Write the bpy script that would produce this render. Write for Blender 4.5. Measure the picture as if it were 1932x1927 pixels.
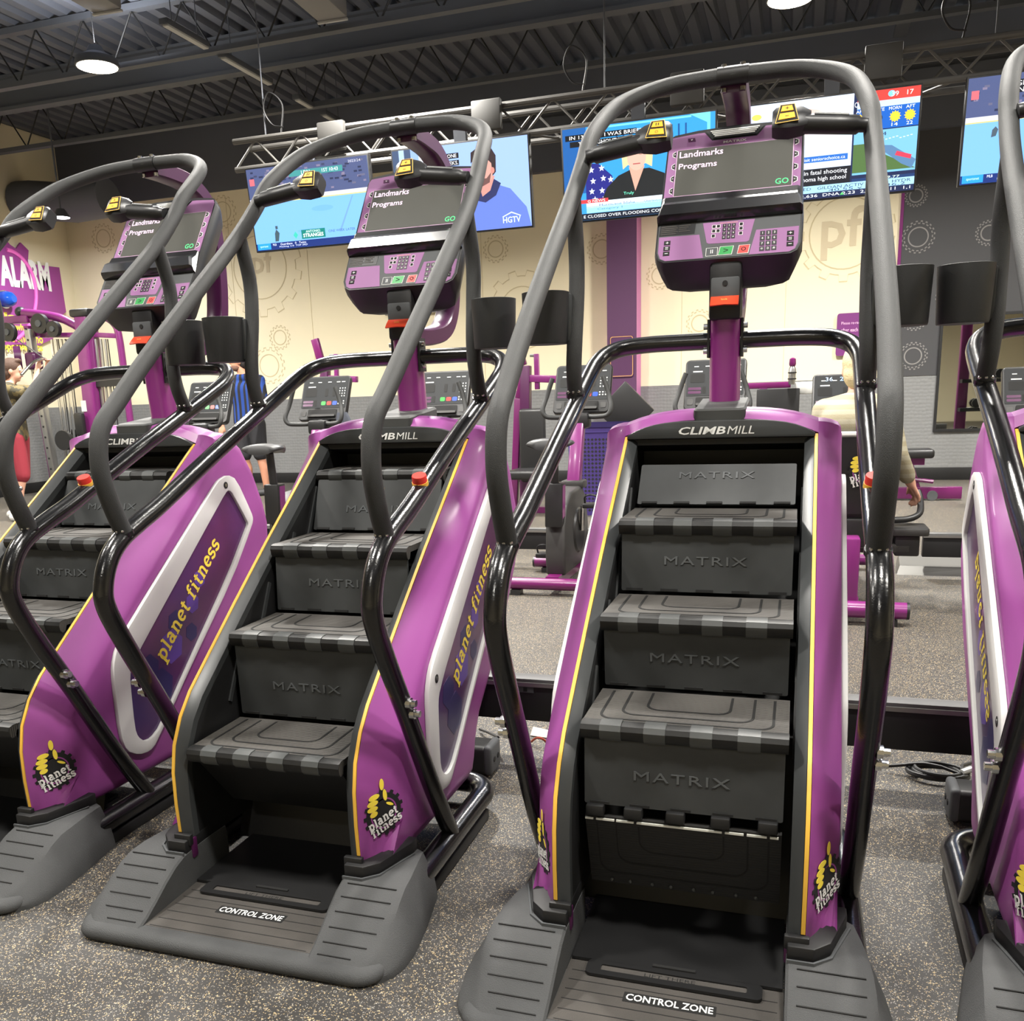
import bpy, bmesh, math, random
from mathutils import Vector, Matrix
random.seed(7)
scene = bpy.context.scene
for o in list(bpy.data.objects):
    bpy.data.objects.remove(o)
COL = scene.collection
PI = math.pi

# ------------------------------------------------------------------ camera
IMG_W, IMG_H = 1932.0, 1927.0
FOC, PCX, PCY = 1722.50, 931.37, 1143.64
CAM = Vector((0.19407, -1.38315, 1.18009))
RIGHT = Vector((0.95046, 0.30896, -0.03412))
UP = Vector((-0.03787, 0.22404, 0.97384))
FWD = Vector((-0.30853, 0.92431, -0.22464))
cd = bpy.data.cameras.new('camera')
cam = bpy.data.objects.new('camera', cd)
COL.objects.link(cam)
M = Matrix((RIGHT, UP, -FWD)).transposed().to_4x4()
M.translation = CAM
cam.matrix_world = M
cd.sensor_width = 36.0
cd.lens = FOC / IMG_W * 36.0
cd.shift_x = (IMG_W / 2 - PCX) / IMG_W
cd.shift_y = (PCY - IMG_H / 2) / IMG_W
cd.clip_start = 0.05
cd.clip_end = 100
scene.camera = cam

def at(u, v, ax, val):
    """world point seen at photo pixel (u, v) on the plane axis ax = val"""
    d = FWD + RIGHT * ((u - PCX) / FOC) - UP * ((v - PCY) / FOC)
    return CAM + d * ((val - CAM[ax]) / d[ax])

# ------------------------------------------------------------------ world, exposure
world = bpy.data.worlds.new('world')
scene.world = world
world.use_nodes = True
bgn = world.node_tree.nodes['Background']
bgn.inputs[0].default_value = (0.9, 0.95, 1.0, 1)
bgn.inputs[1].default_value = 0.3
vs = scene.view_settings
vs.view_transform = 'Standard'
vs.look = 'None'
vs.gamma = 1.0
vs.use_curve_mapping = False
vs.exposure = 0.95

# ------------------------------------------------------------------ lamps of the hall (high-bay discs)
LAMP_Z = 4.4
LAMPS = [(-6.32, 6.70), (-3.1, 3.2), (0.1, 3.0), (3.2, 3.2), (-6.2, 2.4), (-2.4, -0.3), (0.7, -0.6), (3.6, -0.4),
         (-5.4, -0.4), (-0.8, -4.0), (3.0, 7.75), (0.0, 7.75), (-3.1, 5.75), (-9.2, 5.3)]  # last two lie out of view, added to brighten the back and left walls
LAMP_E = [190, 115, 105, 105, 110, 62, 66, 60, 62, 36, 160, 180, 165, 105]
for (x, y), e in zip(LAMPS, LAMP_E):
    ld = bpy.data.lights.new('high_bay_light', 'AREA')
    ld.shape = 'DISK'
    ld.size = 0.36
    ld.energy = e * 1.0
    ld.color = (1.0, 0.965, 0.90)
    ld.spread = math.radians(150)
    lo = bpy.data.objects.new('high_bay_light', ld)
    lo.location = (x, y, LAMP_Z - 0.035)
    COL.objects.link(lo)
    lu = bpy.data.lights.new('ceiling_fill', 'AREA')       # added fill above each lamp, brightens the ceiling
    lu.shape = 'DISK'
    lu.size = 0.36
    lu.energy = 20
    lu.color = (0.95, 0.97, 1.0)
    uo = bpy.data.objects.new('ceiling_fill', lu)
    uo.location = (x, y, LAMP_Z + 0.19)
    uo.rotation_euler = (PI, 0, 0)
    COL.objects.link(uo)

# ------------------------------------------------------------------ materials
def lin(c):
    def f(x):
        x /= 255.0
        return x / 12.92 if x <= 0.04045 else ((x + 0.055) / 1.055) ** 2.4
    return (f(c[0]), f(c[1]), f(c[2]), 1.0)

MATS = {}
def mat(name, c, rough=0.5, metal=0.0, spec=0.5, bump=None, emit=None, coat=0.0, vary=None):
    if name in MATS:
        return MATS[name]
    m = bpy.data.materials.new(name)
    m.use_nodes = True
    nt = m.node_tree
    b = nt.nodes['Principled BSDF']
    b.inputs['Base Color'].default_value = lin(c)
    b.inputs['Roughness'].default_value = rough
    b.inputs['Metallic'].default_value = metal
    b.inputs['Specular IOR Level'].default_value = spec
    if coat:
        b.inputs['Coat Weight'].default_value = coat
        b.inputs['Coat Roughness'].default_value = 0.12
    if emit:
        b.inputs['Emission Color'].default_value = lin(emit[0])
        b.inputs['Emission Strength'].default_value = emit[1]
    tc = None
    if bump or vary:
        tc = nt.nodes.new('ShaderNodeTexCoord')
    if bump:                                   # (kind, scale, strength)
        if bump[0] == 'noise':
            t = nt.nodes.new('ShaderNodeTexNoise')
            t.inputs['Scale'].default_value = bump[1]
            t.inputs['Detail'].default_value = 3
            out = t.outputs['Fac']
        elif bump[0] == 'wave':
            t = nt.nodes.new('ShaderNodeTexWave')
            t.bands_direction = bump[3]
            t.inputs['Scale'].default_value = bump[1]
            out = t.outputs['Fac']
        else:
            t = nt.nodes.new('ShaderNodeTexVoronoi')
            t.inputs['Scale'].default_value = bump[1]
            t.inputs['Randomness'].default_value = 0.3
            out = t.outputs['Distance']
        nt.links.new(tc.outputs['Object'], t.inputs['Vector'])
        bp = nt.nodes.new('ShaderNodeBump')
        bp.inputs['Strength'].default_value = bump[2]
        bp.inputs['Distance'].default_value = 0.004
        if bump[0] == 'voronoi':
            bp.invert = True
            bp.inputs['Distance'].default_value = 0.012
        nt.links.new(out, bp.inputs['Height'])
        nt.links.new(bp.outputs[0], b.inputs['Normal'])
    if vary:                                   # (scale, second colour)
        n = nt.nodes.new('ShaderNodeTexNoise')
        n.inputs['Scale'].default_value = vary[0]
        n.inputs['Detail'].default_value = 5
        r = nt.nodes.new('ShaderNodeValToRGB')
        r.color_ramp.elements[0].position = 0.35
        r.color_ramp.elements[1].position = 0.7
        r.color_ramp.elements[0].color = lin(c)
        r.color_ramp.elements[1].color = lin(vary[1])
        nt.links.new(tc.outputs['Object'], n.inputs['Vector'])
        nt.links.new(n.outputs['Fac'], r.inputs['Fac'])
        nt.links.new(r.outputs['Color'], b.inputs['Base Color'])
    MATS[name] = m
    return m

def glow(c, s=1.0):
    k = 'glow_%d_%d_%d_%d' % (c[0], c[1], c[2], int(s * 100))
    if k in MATS:
        return MATS[k]
    m = bpy.data.materials.new(k)
    m.use_nodes = True
    nt = m.node_tree
    b = nt.nodes['Principled BSDF']
    b.inputs['Base Color'].default_value = (0.01, 0.01, 0.01, 1)
    b.inputs['Roughness'].default_value = 0.25
    b.inputs['Emission Color'].default_value = lin(c)
    b.inputs['Emission Strength'].default_value = s
    MATS[k] = m
    return m

def floor_material():
    m = bpy.data.materials.new('speckled_rubber')
    m.use_nodes = True
    nt = m.node_tree
    b = nt.nodes['Principled BSDF']
    tc = nt.nodes.new('ShaderNodeTexCoord')
    base = nt.nodes.new('ShaderNodeTexNoise')
    base.inputs['Scale'].default_value = 1.3
    base.inputs['Detail'].default_value = 6
    ramp = nt.nodes.new('ShaderNodeValToRGB')
    ramp.color_ramp.elements[0].color = lin((48, 47, 46))
    ramp.color_ramp.elements[1].color = lin((66, 64, 62))
    nt.links.new(tc.outputs['Object'], base.inputs['Vector'])
    nt.links.new(base.outputs['Fac'], ramp.inputs['Fac'])
    last = ramp.outputs['Color']
    wob = nt.nodes.new('ShaderNodeTexNoise')
    wob.inputs['Scale'].default_value = 130
    nt.links.new(tc.outputs['Object'], wob.inputs['Vector'])
    mixv = nt.nodes.new('ShaderNodeMixRGB')
    mixv.blend_type = 'LINEAR_LIGHT'
    mixv.inputs[0].default_value = 0.006
    nt.links.new(tc.outputs['Object'], mixv.inputs[1])
    nt.links.new(wob.outputs['Color'], mixv.inputs[2])
    for sc, thr, pick, col in ((225, 0.34, 0.67, (190, 168, 128)), (300, 0.36, 0.72, (160, 156, 148)), (160, 0.22, 0.78, (206, 190, 154))):
        v = nt.nodes.new('ShaderNodeTexVoronoi')
        v.inputs['Scale'].default_value = sc
        nt.links.new(mixv.outputs[0], v.inputs['Vector'])
        lt = nt.nodes.new('ShaderNodeMath'); lt.operation = 'LESS_THAN'
        lt.inputs[1].default_value = thr
        nt.links.new(v.outputs['Distance'], lt.inputs[0])
        sp = nt.nodes.new('ShaderNodeSeparateColor')
        nt.links.new(v.outputs['Color'], sp.inputs[0])
        gt = nt.nodes.new('ShaderNodeMath'); gt.operation = 'GREATER_THAN'
        gt.inputs[1].default_value = pick
        nt.links.new(sp.outputs[0], gt.inputs[0])
        mu = nt.nodes.new('ShaderNodeMath'); mu.operation = 'MULTIPLY'
        nt.links.new(lt.outputs[0], mu.inputs[0]); nt.links.new(gt.outputs[0], mu.inputs[1])
        mx = nt.nodes.new('ShaderNodeMixRGB')
        nt.links.new(mu.outputs[0], mx.inputs[0]); nt.links.new(last, mx.inputs[1])
        mx.inputs[2].default_value = lin(col)
        last = mx.outputs[0]
    nt.links.new(last, b.inputs['Base Color'])
    b.inputs['Roughness'].default_value = 0.5
    b.inputs['Specular IOR Level'].default_value = 0.4
    return m

M_PURPLE = mat('purple_plastic', (146, 70, 141), 0.42, coat=0.08, bump=('noise', 900, 0.05))
M_PURPLE_METAL = mat('purple_powder_coat', (114, 38, 102), 0.3, coat=0.3)
M_DKPURPLE = mat('dark_purple_metal', (72, 26, 66), 0.3)
M_PINK = mat('magenta_metal', (100, 24, 84), 0.3, coat=0.3)
M_BLACK = mat('black_plastic', (24, 24, 25), 0.5)
M_GLOSSBLACK = mat('gloss_black_paint', (16, 16, 17), 0.22, coat=0.3, bump=('noise', 260, 0.12))
M_GRIP = mat('grey_soft_grip', (45, 46, 46), 0.62, bump=('noise', 700, 0.35))
M_CUP = mat('cup_holder_plastic', (34, 35, 36), 0.5, bump=('noise', 900, 0.2))
M_TREAD = mat('tread_rubber', (66, 63, 60), 0.62, bump=('wave', 48, 0.55, 'Y'), vary=(5, (80, 77, 73)))
M_NOSE = mat('nosing_black', (26, 26, 26), 0.45)
M_RISER = mat('riser_plastic', (46, 48, 49), 0.55, vary=(7, (58, 60, 61)))
M_CLIP = mat('nosing_grey', (74, 76, 76), 0.4)
M_TRIM = mat('trim_graphite', (54, 56, 57), 0.36)
M_YELLOW = mat('yellow_stripe', (226, 176, 66), 0.5)
M_WHITE = mat('silver_white_plastic', (206, 207, 204), 0.4)
M_DECAL = mat('decal_plum', (92, 40, 84), 0.3, coat=0.3, vary=(2.6, (56, 38, 92)))
M_HEX = mat('decal_hexagon', (92, 62, 150), 0.35)
M_HEXD = mat('decal_hexagon_dark', (44, 36, 88), 0.35)
M_LETTER = mat('yellow_lettering', (244, 220, 76), 0.5)
M_PAD = mat('foot_pad_grey', (70, 71, 72), 0.75, bump=('noise', 500, 0.4), vary=(6, (60, 61, 62)))
M_PLATE = mat('stand_plate_grey', (64, 61, 58), 0.75, bump=('noise', 500, 0.3), vary=(8, (76, 72, 68)))
M_DARKMETAL = mat('matte_black_metal', (30, 30, 31), 0.42)
M_GROOVE = mat('groove_black', (20, 20, 20), 0.8)
M_CHROME = mat('chrome', (205, 205, 205), 0.18, metal=1.0)
M_STEEL = mat('brushed_steel', (170, 170, 168), 0.35, metal=0.9)
M_RED = mat('red_plastic', (210, 52, 42), 0.4)
M_ORANGE = mat('orange_red_plastic', (226, 72, 40), 0.4)
M_KEY = mat('amber_keypad', (240, 172, 40), 0.45)
M_CONSOLE = mat('console_mauve', (146, 102, 146), 0.55, spec=0.25)
M_CONGREY = mat('console_grey', (80, 82, 84), 0.55, spec=0.25)
M_CONBLACK = mat('console_black', (26, 26, 28), 0.4)
M_LEDGE = mat('ledge_gloss_black', (34, 34, 36), 0.2, coat=0.5)
M_LCD = mat('lcd_glass', (70, 70, 66), 0.22, emit=((120, 118, 110), 0.16))
M_WHITEPRINT = mat('white_print', (235, 235, 232), 0.5)
M_GREENKEY = mat('green_key', (44, 150, 74), 0.4)
M_REDKEY = mat('red_key', (214, 62, 58), 0.4)
M_CREAM = mat('cream_wall_paint', (232, 221, 190), 0.85)
M_CEIL = mat('black_ceiling_paint', (86, 89, 98), 0.7)
M_BEAM = mat('beam_paint', (76, 79, 86), 0.6)
M_DARKWALL = mat('charcoal_wall_paint', (66, 66, 68), 0.8)
M_PANEL = mat('dimpled_panel', (124, 125, 125), 0.45, bump=('voronoi', 24, 0.4))
M_FLOOR = floor_material()

# ------------------------------------------------------------------ mesh builder
class MB:
    def __init__(s):
        s.v = []; s.f = []
    def add(s, v, f):
        n = len(s.v)
        s.v += [tuple(p) for p in v]
        s.f += [tuple(i + n for i in q) for q in f]
        return s
    def box(s, c, d, rot=None):
        v = []
        for x in (-.5, .5):
            for y in (-.5, .5):
                for z in (-.5, .5):
                    p = Vector((x * d[0], y * d[1], z * d[2]))
                    if rot is not None:
                        p = rot @ p
                    v.append(p + Vector(c))
        return s.add(v, [(0, 1, 3, 2), (4, 6, 7, 5), (0, 4, 5, 1), (2, 3, 7, 6), (0, 2, 6, 4), (1, 5, 7, 3)])
    def loft(s, rings, cap0=True, cap1=True, closed=True):
        n = len(rings[0]); v = []; f = []
        for r in rings:
            v += list(r)
        for i in range(len(rings) - 1):
            for j in range(n if closed else n - 1):
                k = (j + 1) % n
                f.append((i * n + j, i * n + k, (i + 1) * n + k, (i + 1) * n + j))
        if cap0:
            f.append(tuple(range(n - 1, -1, -1)))
        if cap1:
            b = (len(rings) - 1) * n
            f.append(tuple(range(b, b + n)))
        return s.add(v, f)
    def prism(s, poly, x0, x1, ax=0):
        def mk(p, q):
            return {0: (q, p[0], p[1]), 1: (p[0], q, p[1]), 2: (p[0], p[1], q)}[ax]
        return s.loft([[mk(p, x0) for p in poly], [mk(p, x1) for p in poly]])
    def tube(s, pts, r, n=14, caps=True, rfun=None):
        pts = [Vector(p) for p in pts]
        T = []
        for i in range(len(pts)):
            a = pts[max(i - 1, 0)]; b = pts[min(i + 1, len(pts) - 1)]
            T.append((b - a).normalized())
        ref = Vector((0, 0, 1)) if abs(T[0].z) < 0.9 else Vector((1, 0, 0))
        u = T[0].cross(ref).normalized()
        rings = []
        for i, p in enumerate(pts):
            u = (u - T[i] * u.dot(T[i])).normalized()
            w = T[i].cross(u)
            rr = rfun(i / (len(pts) - 1)) if rfun else r
            rings.append([p + (u * math.cos(2 * PI * k / n) + w * math.sin(2 * PI * k / n)) * rr for k in range(n)])
        return s.loft(rings, caps, caps)
    def cyl(s, a, b, r, r2=None, n=18):
        r2 = r if r2 is None else r2
        return s.tube([a, b], r, n, True, lambda t: r + (r2 - r) * t)
    def lathe(s, prof, c=(0, 0, 0), n=24, axis=Vector((0, 0, 1)), cap0=True, cap1=True):
        q = Vector((0, 0, 1)).rotation_difference(Vector(axis))
        rings = [[q @ Vector((r * math.cos(2 * PI * k / n), r * math.sin(2 * PI * k / n), z)) + Vector(c) for k in range(n)] for r, z in prof]
        return s.loft(rings, cap0, cap1)
    def ball(s, c, r, n=12, m=8):
        r = (r, r, r) if not hasattr(r, '__len__') else r
        v = [Vector(c) + Vector((0, 0, -r[2]))]
        f = []
        for i in range(1, m):
            a = -PI / 2 + PI * i / m
            for k in range(n):
                v.append(Vector(c) + Vector((r[0] * math.cos(a) * math.cos(2 * PI * k / n), r[1] * math.cos(a) * math.sin(2 * PI * k / n), r[2] * math.sin(a))))
        v.append(Vector(c) + Vector((0, 0, r[2])))
        for k in range(n):
            f.append((0, 1 + (k + 1) % n, 1 + k))
            for i in range(m - 2):
                a = 1 + i * n + k; b = 1 + i * n + (k + 1) % n
                f.append((a, b, b + n, a + n))
            f.append((1 + (m - 2) * n + k, 1 + (m - 2) * n + (k + 1) % n, len(v) - 1))
        return s.add(v, f)
    def mesh(s, name, bevel=0.0, seg=2, smooth=True, ang=35):
        me = bpy.data.meshes.new(name)
        me.from_pydata(s.v, [], s.f)
        bm = bmesh.new(); bm.from_mesh(me)
        bmesh.ops.recalc_face_normals(bm, faces=bm.faces)
        if bevel:
            es = [e for e in bm.edges if e.is_manifold and len(e.link_faces) == 2 and e.calc_face_angle(0) > math.radians(28)]
            bmesh.ops.bevel(bm, geom=es, offset=bevel, segments=seg, affect='EDGES', profile=0.5, clamp_overlap=True)
        bm.to_mesh(me); bm.free()
        if smooth:
            me.polygons.foreach_set('use_smooth', [True] * len(me.polygons))
            me.set_sharp_from_angle(angle=math.radians(ang))
        return me

def link(name, me, m, parent=None, mw=None):
    o = bpy.data.objects.new(name, me)
    COL.objects.link(o)
    if m is not None and me is not None and not me.materials:
        me.materials.append(m)
    if parent is not None:
        o.parent = parent
    if mw is not None:
        o.matrix_local = mw
    return o

def build(name, mb, m, parent=None, bevel=0.0, seg=2, ang=35, loc=None):
    o = link(name, mb.mesh(name, bevel, seg, True, ang), m, parent)
    if loc is not None:
        o.location = loc
    return o

def thing(name, label, cat, loc=(0, 0, 0), rz=0.0, group=None):
    o = bpy.data.objects.new(name, None)
    COL.objects.link(o)
    o.location = loc; o.rotation_euler = (0, 0, rz)
    o['label'] = label; o['category'] = cat
    if group: o['group'] = group
    return o

def tag(o, label, cat, group=None):
    o['label'] = label; o['category'] = cat
    if group: o['group'] = group
    return o

def struct(name, mb, m, bevel=0.0, parent=None):
    o = build(name, mb, m, parent, bevel)
    if parent is None:
        o['kind'] = 'structure'
    return o

def copy_tree(o, parent=None):
    c = o.copy(); COL.objects.link(c)
    if parent is not None:
        c.parent = parent
        c.matrix_parent_inverse = o.matrix_parent_inverse
    for ch in list(o.children):
        copy_tree(ch, c)
    return c

def cr(Q, n=8):
    Q = [Vector(q) for q in Q]
    E = [2 * Q[0] - Q[1]] + Q + [2 * Q[-1] - Q[-2]]
    out = []
    for i in range(1, len(E) - 2):
        p0, p1, p2, p3 = E[i - 1:i + 3]
        for k in range(n):
            t = k / n
            out.append(0.5 * (2 * p1 + (p2 - p0) * t + (2 * p0 - 5 * p1 + 4 * p2 - p3) * t * t + (3 * p1 - p0 - 3 * p2 + p3) * t ** 3))
    out.append(Q[-1])
    return out

def basis(o, xd, yd):
    x = Vector(xd).normalized(); z = x.cross(Vector(yd)).normalized(); y = z.cross(x)
    m = Matrix((x, y, z)).transposed().to_4x4(); m.translation = Vector(o)
    return m

TEXTS = {}
def text_mesh(s, bold=0.0, shear=0.0, extrude=0.0, width=None, height=None, align='C', spacing=1.0):
    key = (s, bold, shear, extrude, width, height, align, spacing)
    if key in TEXTS:
        return TEXTS[key]
    cu = bpy.data.curves.new('lettering', 'FONT')
    cu.body = s; cu.offset = bold; cu.shear = shear; cu.extrude = 0.0; cu.resolution_u = 2
    cu.space_character = spacing
    t = bpy.data.objects.new('lettering_source', cu)
    COL.objects.link(t)
    bpy.context.view_layer.update()
    dg = bpy.context.evaluated_depsgraph_get()
    me = bpy.data.meshes.new_from_object(t.evaluated_get(dg))
    bpy.data.objects.remove(t); bpy.data.curves.remove(cu)
    xs = [v.co.x for v in me.vertices]; ys = [v.co.y for v in me.vertices]
    x0, x1, y0, y1 = min(xs), max(xs), min(ys), max(ys)
    kx = width / (x1 - x0) if width else None
    ky = height / (y1 - y0) if height else None
    kx = kx or ky; ky = ky or kx
    for v in me.vertices:
        px = (v.co.x - ((x0 + x1) / 2 if align == 'C' else x0)) * kx
        v.co = Vector((px, (v.co.y - (y0 + y1) / 2) * ky, 0))
    if extrude:
        bm = bmesh.new(); bm.from_mesh(me)
        r = bmesh.ops.extrude_face_region(bm, geom=list(bm.faces))
        for g in r['geom']:
            if isinstance(g, bmesh.types.BMVert):
                g.co.z += extrude
        bmesh.ops.recalc_face_normals(bm, faces=bm.faces)
        bm.to_mesh(me); bm.free()
    me.materials.clear()
    me.name = 'lettering'
    TEXTS[key] = me
    return me

def text(s, m, parent, org, xd, yd, name='lettering', **k):
    me = text_mesh(s, **k)
    if me.materials and me.materials[0] != m:
        me = me.copy(); me.materials.clear()
    return link(name, me, m, parent, basis(org, xd, yd))

def poly(name, pts, m, parent, mw, thick=0.0006):
    mb = MB()
    mb.loft([[(p[0], p[1], 0) for p in pts], [(p[0], p[1], thick) for p in pts]])
    return link(name, mb.mesh(name, smooth=False), m, parent, mw)

def rrect(x0, y0, x1, y1, r, n=4):
    out = []
    for cx, cy, a in ((x1 - r, y1 - r, 0), (x0 + r, y1 - r, 90), (x0 + r, y0 + r, 180), (x1 - r, y0 + r, 270)):
        for k in range(n + 1):
            t = math.radians(a + 90 * k / n)
            out.append((cx + r * math.cos(t), cy + r * math.sin(t)))
    return out

def rot2(p, a, c=(0, 0)):
    ca, sa = math.cos(a), math.sin(a)
    return (c[0] + p[0] * ca - p[1] * sa, c[1] + p[0] * sa + p[1] * ca)

def gear_pts(R, r, n, frac=0.5):
    out = []
    for i in range(n):
        a = 2 * PI * i / n; d = 2 * PI / n
        for t, q in ((0.0, r), (0.5 - frac / 2, r), (0.5 - frac / 2 + 0.06, R), (0.5 + frac / 2 - 0.06, R), (0.5 + frac / 2, r)):
            out.append((q * math.cos(a + d * t), q * math.sin(a + d * t)))
    return out

def ring_mb(outer, inner, th):
    mb = MB(); n = len(outer); v = []; f = []
    for z in (0, th):
        v += [(p[0], p[1], z) for p in outer] + [(p[0], p[1], z) for p in inner]
    for j in range(n):
        k = (j + 1) % n
        f += [(2 * n + j, 2 * n + k, 3 * n + k, 3 * n + j), (j, n + j, n + k, k), (j, k, 2 * n + k, 2 * n + j), (n + j, 3 * n + j, 3 * n + k, n + k)]
    return mb.add(v, f)

# slab serif lettering drawn stroke by stroke (x-height 1)
def _arc(cx, cy, rx, ry, a0, a1, n=12):
    return [(cx + rx * math.cos(math.radians(a0 + (a1 - a0) * k / n)), cy + ry * math.sin(math.radians(a0 + (a1 - a0) * k / n))) for k in range(n + 1)]
SLAB = {
    'p': (1.0, [[(.24, -.46), (.24, 1)], [(.0, -.46), (.52, -.46)], [(.02, 1), (.24, 1)], _arc(.52, .5, .34, .44, 0, 360, 24)]),
    'l': (.56, [[(.26, 0), (.26, 1.42)], [(.0, .0), (.54, .0)], [(.02, 1.42), (.26, 1.42)]]),
    'a': (.92, [_arc(.36, .30, .27, .26, 0, 360, 18), [(.66, .0), (.66, .62)] , _arc(.38, .66, .28, .34, 0, 150), [(.60, .0), (.90, .0)]]),
    'n': (1.08, [[(.24, 0), (.24, 1)], [(.0, .0), (.46, .0)], [(.02, 1), (.24, 1)], _arc(.52, .62, .28, .36, 180, 0), [(.80, .62), (.80, 0)], [(.60, .0), (1.04, .0)]]),
    'e': (.90, [_arc(.46, .5, .36, .46, 0, 310, 22), [(.12, .52), (.82, .52)]]),
    't': (.68, [[(.28, 1.3), (.28, .3)] , _arc(.48, .26, .20, .24, 180, 310), [(.0, .96), (.60, .96)]]),
    'f': (.72, [[(.26, 0), (.26, 1.12)], _arc(.48, 1.12, .22, .30, 180, 40), [(.0, .96), (.62, .96)], [(.0, .0), (.54, .0)]]),
    'i': (.56, [[(.26, 0), (.26, 1)], [(.0, .0), (.54, .0)], [(.02, 1), (.26, 1)], [(.17, 1.34), (.35, 1.34)]]),
    's': (.82, [_arc(.40, .73, .27, .24, 20, 250) + _arc(.40, .25, .29, .26, 90, -165), [(.66, .78), (.66, .98)], [(.10, .0), (.10, .24)]]),
    ' ': (.5, [])}
def slab_mesh(s, width, wt=.20):
    key = ('slab', s, width, wt)
    if key in TEXTS:
        return TEXTS[key]
    mb = MB(); x = 0.0
    for ch in s:
        adv, strokes = SLAB[ch]
        for st_ in strokes:
            P = [(p[0] + x, p[1]) for p in st_]
            horiz = len(P) == 2 and abs(P[0][1] - P[1][1]) < 1e-6
            w = wt * (.68 if horiz and ch != 'i' or (horiz and P[0][1] < 1.2) else 1.0)
            a = []; b = []
            for i in range(len(P)):
                t = (Vector(P[min(i + 1, len(P) - 1)]) - Vector(P[max(i - 1, 0)])).normalized()
                a.append((P[i][0] - t.y * w / 2, P[i][1] + t.x * w / 2, 0)); b.append((P[i][0] + t.y * w / 2, P[i][1] - t.x * w / 2, 0))
            n = len(P)
            mb.add(a + b, [(i, i + 1, n + i + 1, n + i) for i in range(n - 1)])
        x += adv + .13
    k = width / (x - .13)
    mb.v = [((p[0] - (x - .13) / 2) * k, (p[1] - .5) * k, p[2]) for p in mb.v]
    me = mb.mesh('lettering', smooth=False)
    TEXTS[key] = me
    return me
def slab(s, m, parent, org, xd, yd, width, wt=.20, name='lettering'):
    me = slab_mesh(s, width, wt)
    if me.materials and me.materials[0] != m:
        me = me.copy(); me.materials.clear()
    return link(name, me, m, parent, basis(org, xd, yd))

# ------------------------------------------------------------------ room shell
XL, XR, YB, YF, ZC = -10.62, 6.4, 10.88, -6.5, 5.15
struct('floor', MB().box(((XL + XR) / 2, (YB + YF) / 2, -0.05), (XR - XL + 0.4, YB - YF + 0.4, 0.1)), M_FLOOR)
wb = struct('wall_back', MB().box(((XL + XR) / 2, YB + 0.1, ZC / 2), (XR - XL + 0.4, 0.2, ZC)), M_CREAM)
struct('wall_left', MB().box((XL - 0.1, (YB + YF) / 2, ZC / 2), (0.2, YB - YF, ZC)), M_CREAM)
struct('wall_right', MB().box((XR + 0.1, (YB + YF) / 2, ZC / 2), (0.2, YB - YF, ZC)), M_CREAM)
struct('wall_front', MB().box(((XL + XR) / 2, YF - 0.1, ZC / 2), (XR - XL + 0.4, 0.2, ZC)), M_CREAM)
# corrugated deck: ribs run front to back
prof = []
x = XL - 0.2
while x < XR + 0.2:
    prof += [(x, ZC), (x + 0.10, ZC), (x + 0.125, ZC + 0.06), (x + 0.20, ZC + 0.06)]
    x += 0.225
top = [(px, ZC + 0.16) for px, pz in prof]
mb = MB()
mb.loft([[(p[0], YF - 0.2, p[1]) for p in prof], [(p[0], YB + 0.2, p[1]) for p in prof]], False, False, False)
mb.box(((XL + XR) / 2, (YB + YF) / 2, ZC + 0.2), (XR - XL + 0.6, YB - YF + 0.6, 0.1))
struct('ceiling', mb, M_CEIL)
# wall bands
struct('trim_1', MB().box(((XL + XR) / 2, YB - 0.012, (4.17 + ZC) / 2), (XR - XL, 0.03, ZC - 4.17)).box(((XR - 3.6) / 2, YB - 0.05, 4.24), (XR + 3.6, 0.10, 0.62)), M_CEIL)
struct('trim_2', MB().box(((1.27 + XR) / 2, YB - 0.012, (1.235 + 4.12) / 2), (XR - 1.27, 0.022, 4.12 - 1.235)), M_DARKWALL)
struct('trim_3', MB().box(((XL + XR) / 2, YB - 0.014, (0.15 + 1.23) / 2), (XR - XL, 0.03, 1.08)), M_PANEL)
struct('trim_4', MB().box((XL + 0.014, (YB + YF) / 2, (0.15 + 1.23) / 2), (0.03, YB - YF, 1.08)), M_PANEL)
struct('trim_5', MB().box((1.253, YB - 0.016, (1.235 + 4.12) / 2), (0.034, 0.034, 4.12 - 1.235)), M_PURPLE_METAL)
struct('baseboard_back', MB().box(((XL + XR) / 2, YB - 0.02, 0.075), (XR - XL, 0.04, 0.15)), M_BLACK, 0.004)
struct('baseboard_left', MB().box((XL + 0.02, (YB + YF) / 2, 0.075), (0.04, YB - YF, 0.15)), M_BLACK, 0.004)

# ------------------------------------------------------------------ stair climber
FRONT = [(.258, .125), (.254, .24), (.257, .32), (.272, .385), (.306, .445), (.352, .495), (.425, .552), (.58, .672), (.75, .80), (.93, .929), (1.105, 1.057)]
BACK = [(1.125, 1.088), (1.17, 1.096), (1.22, 1.090), (1.29, 1.04), (1.353, .945), (1.398, .84), (1.417, .765), (1.412, .70), (1.375, .635), (1.25, .49), (1.06, .335), (.965, .262), (.925, .2), (.908, .15), (.885, .108), (.84, .098)]
SIDE = FRONT + BACK + [(.5, .10), (.3, .112)]

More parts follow.
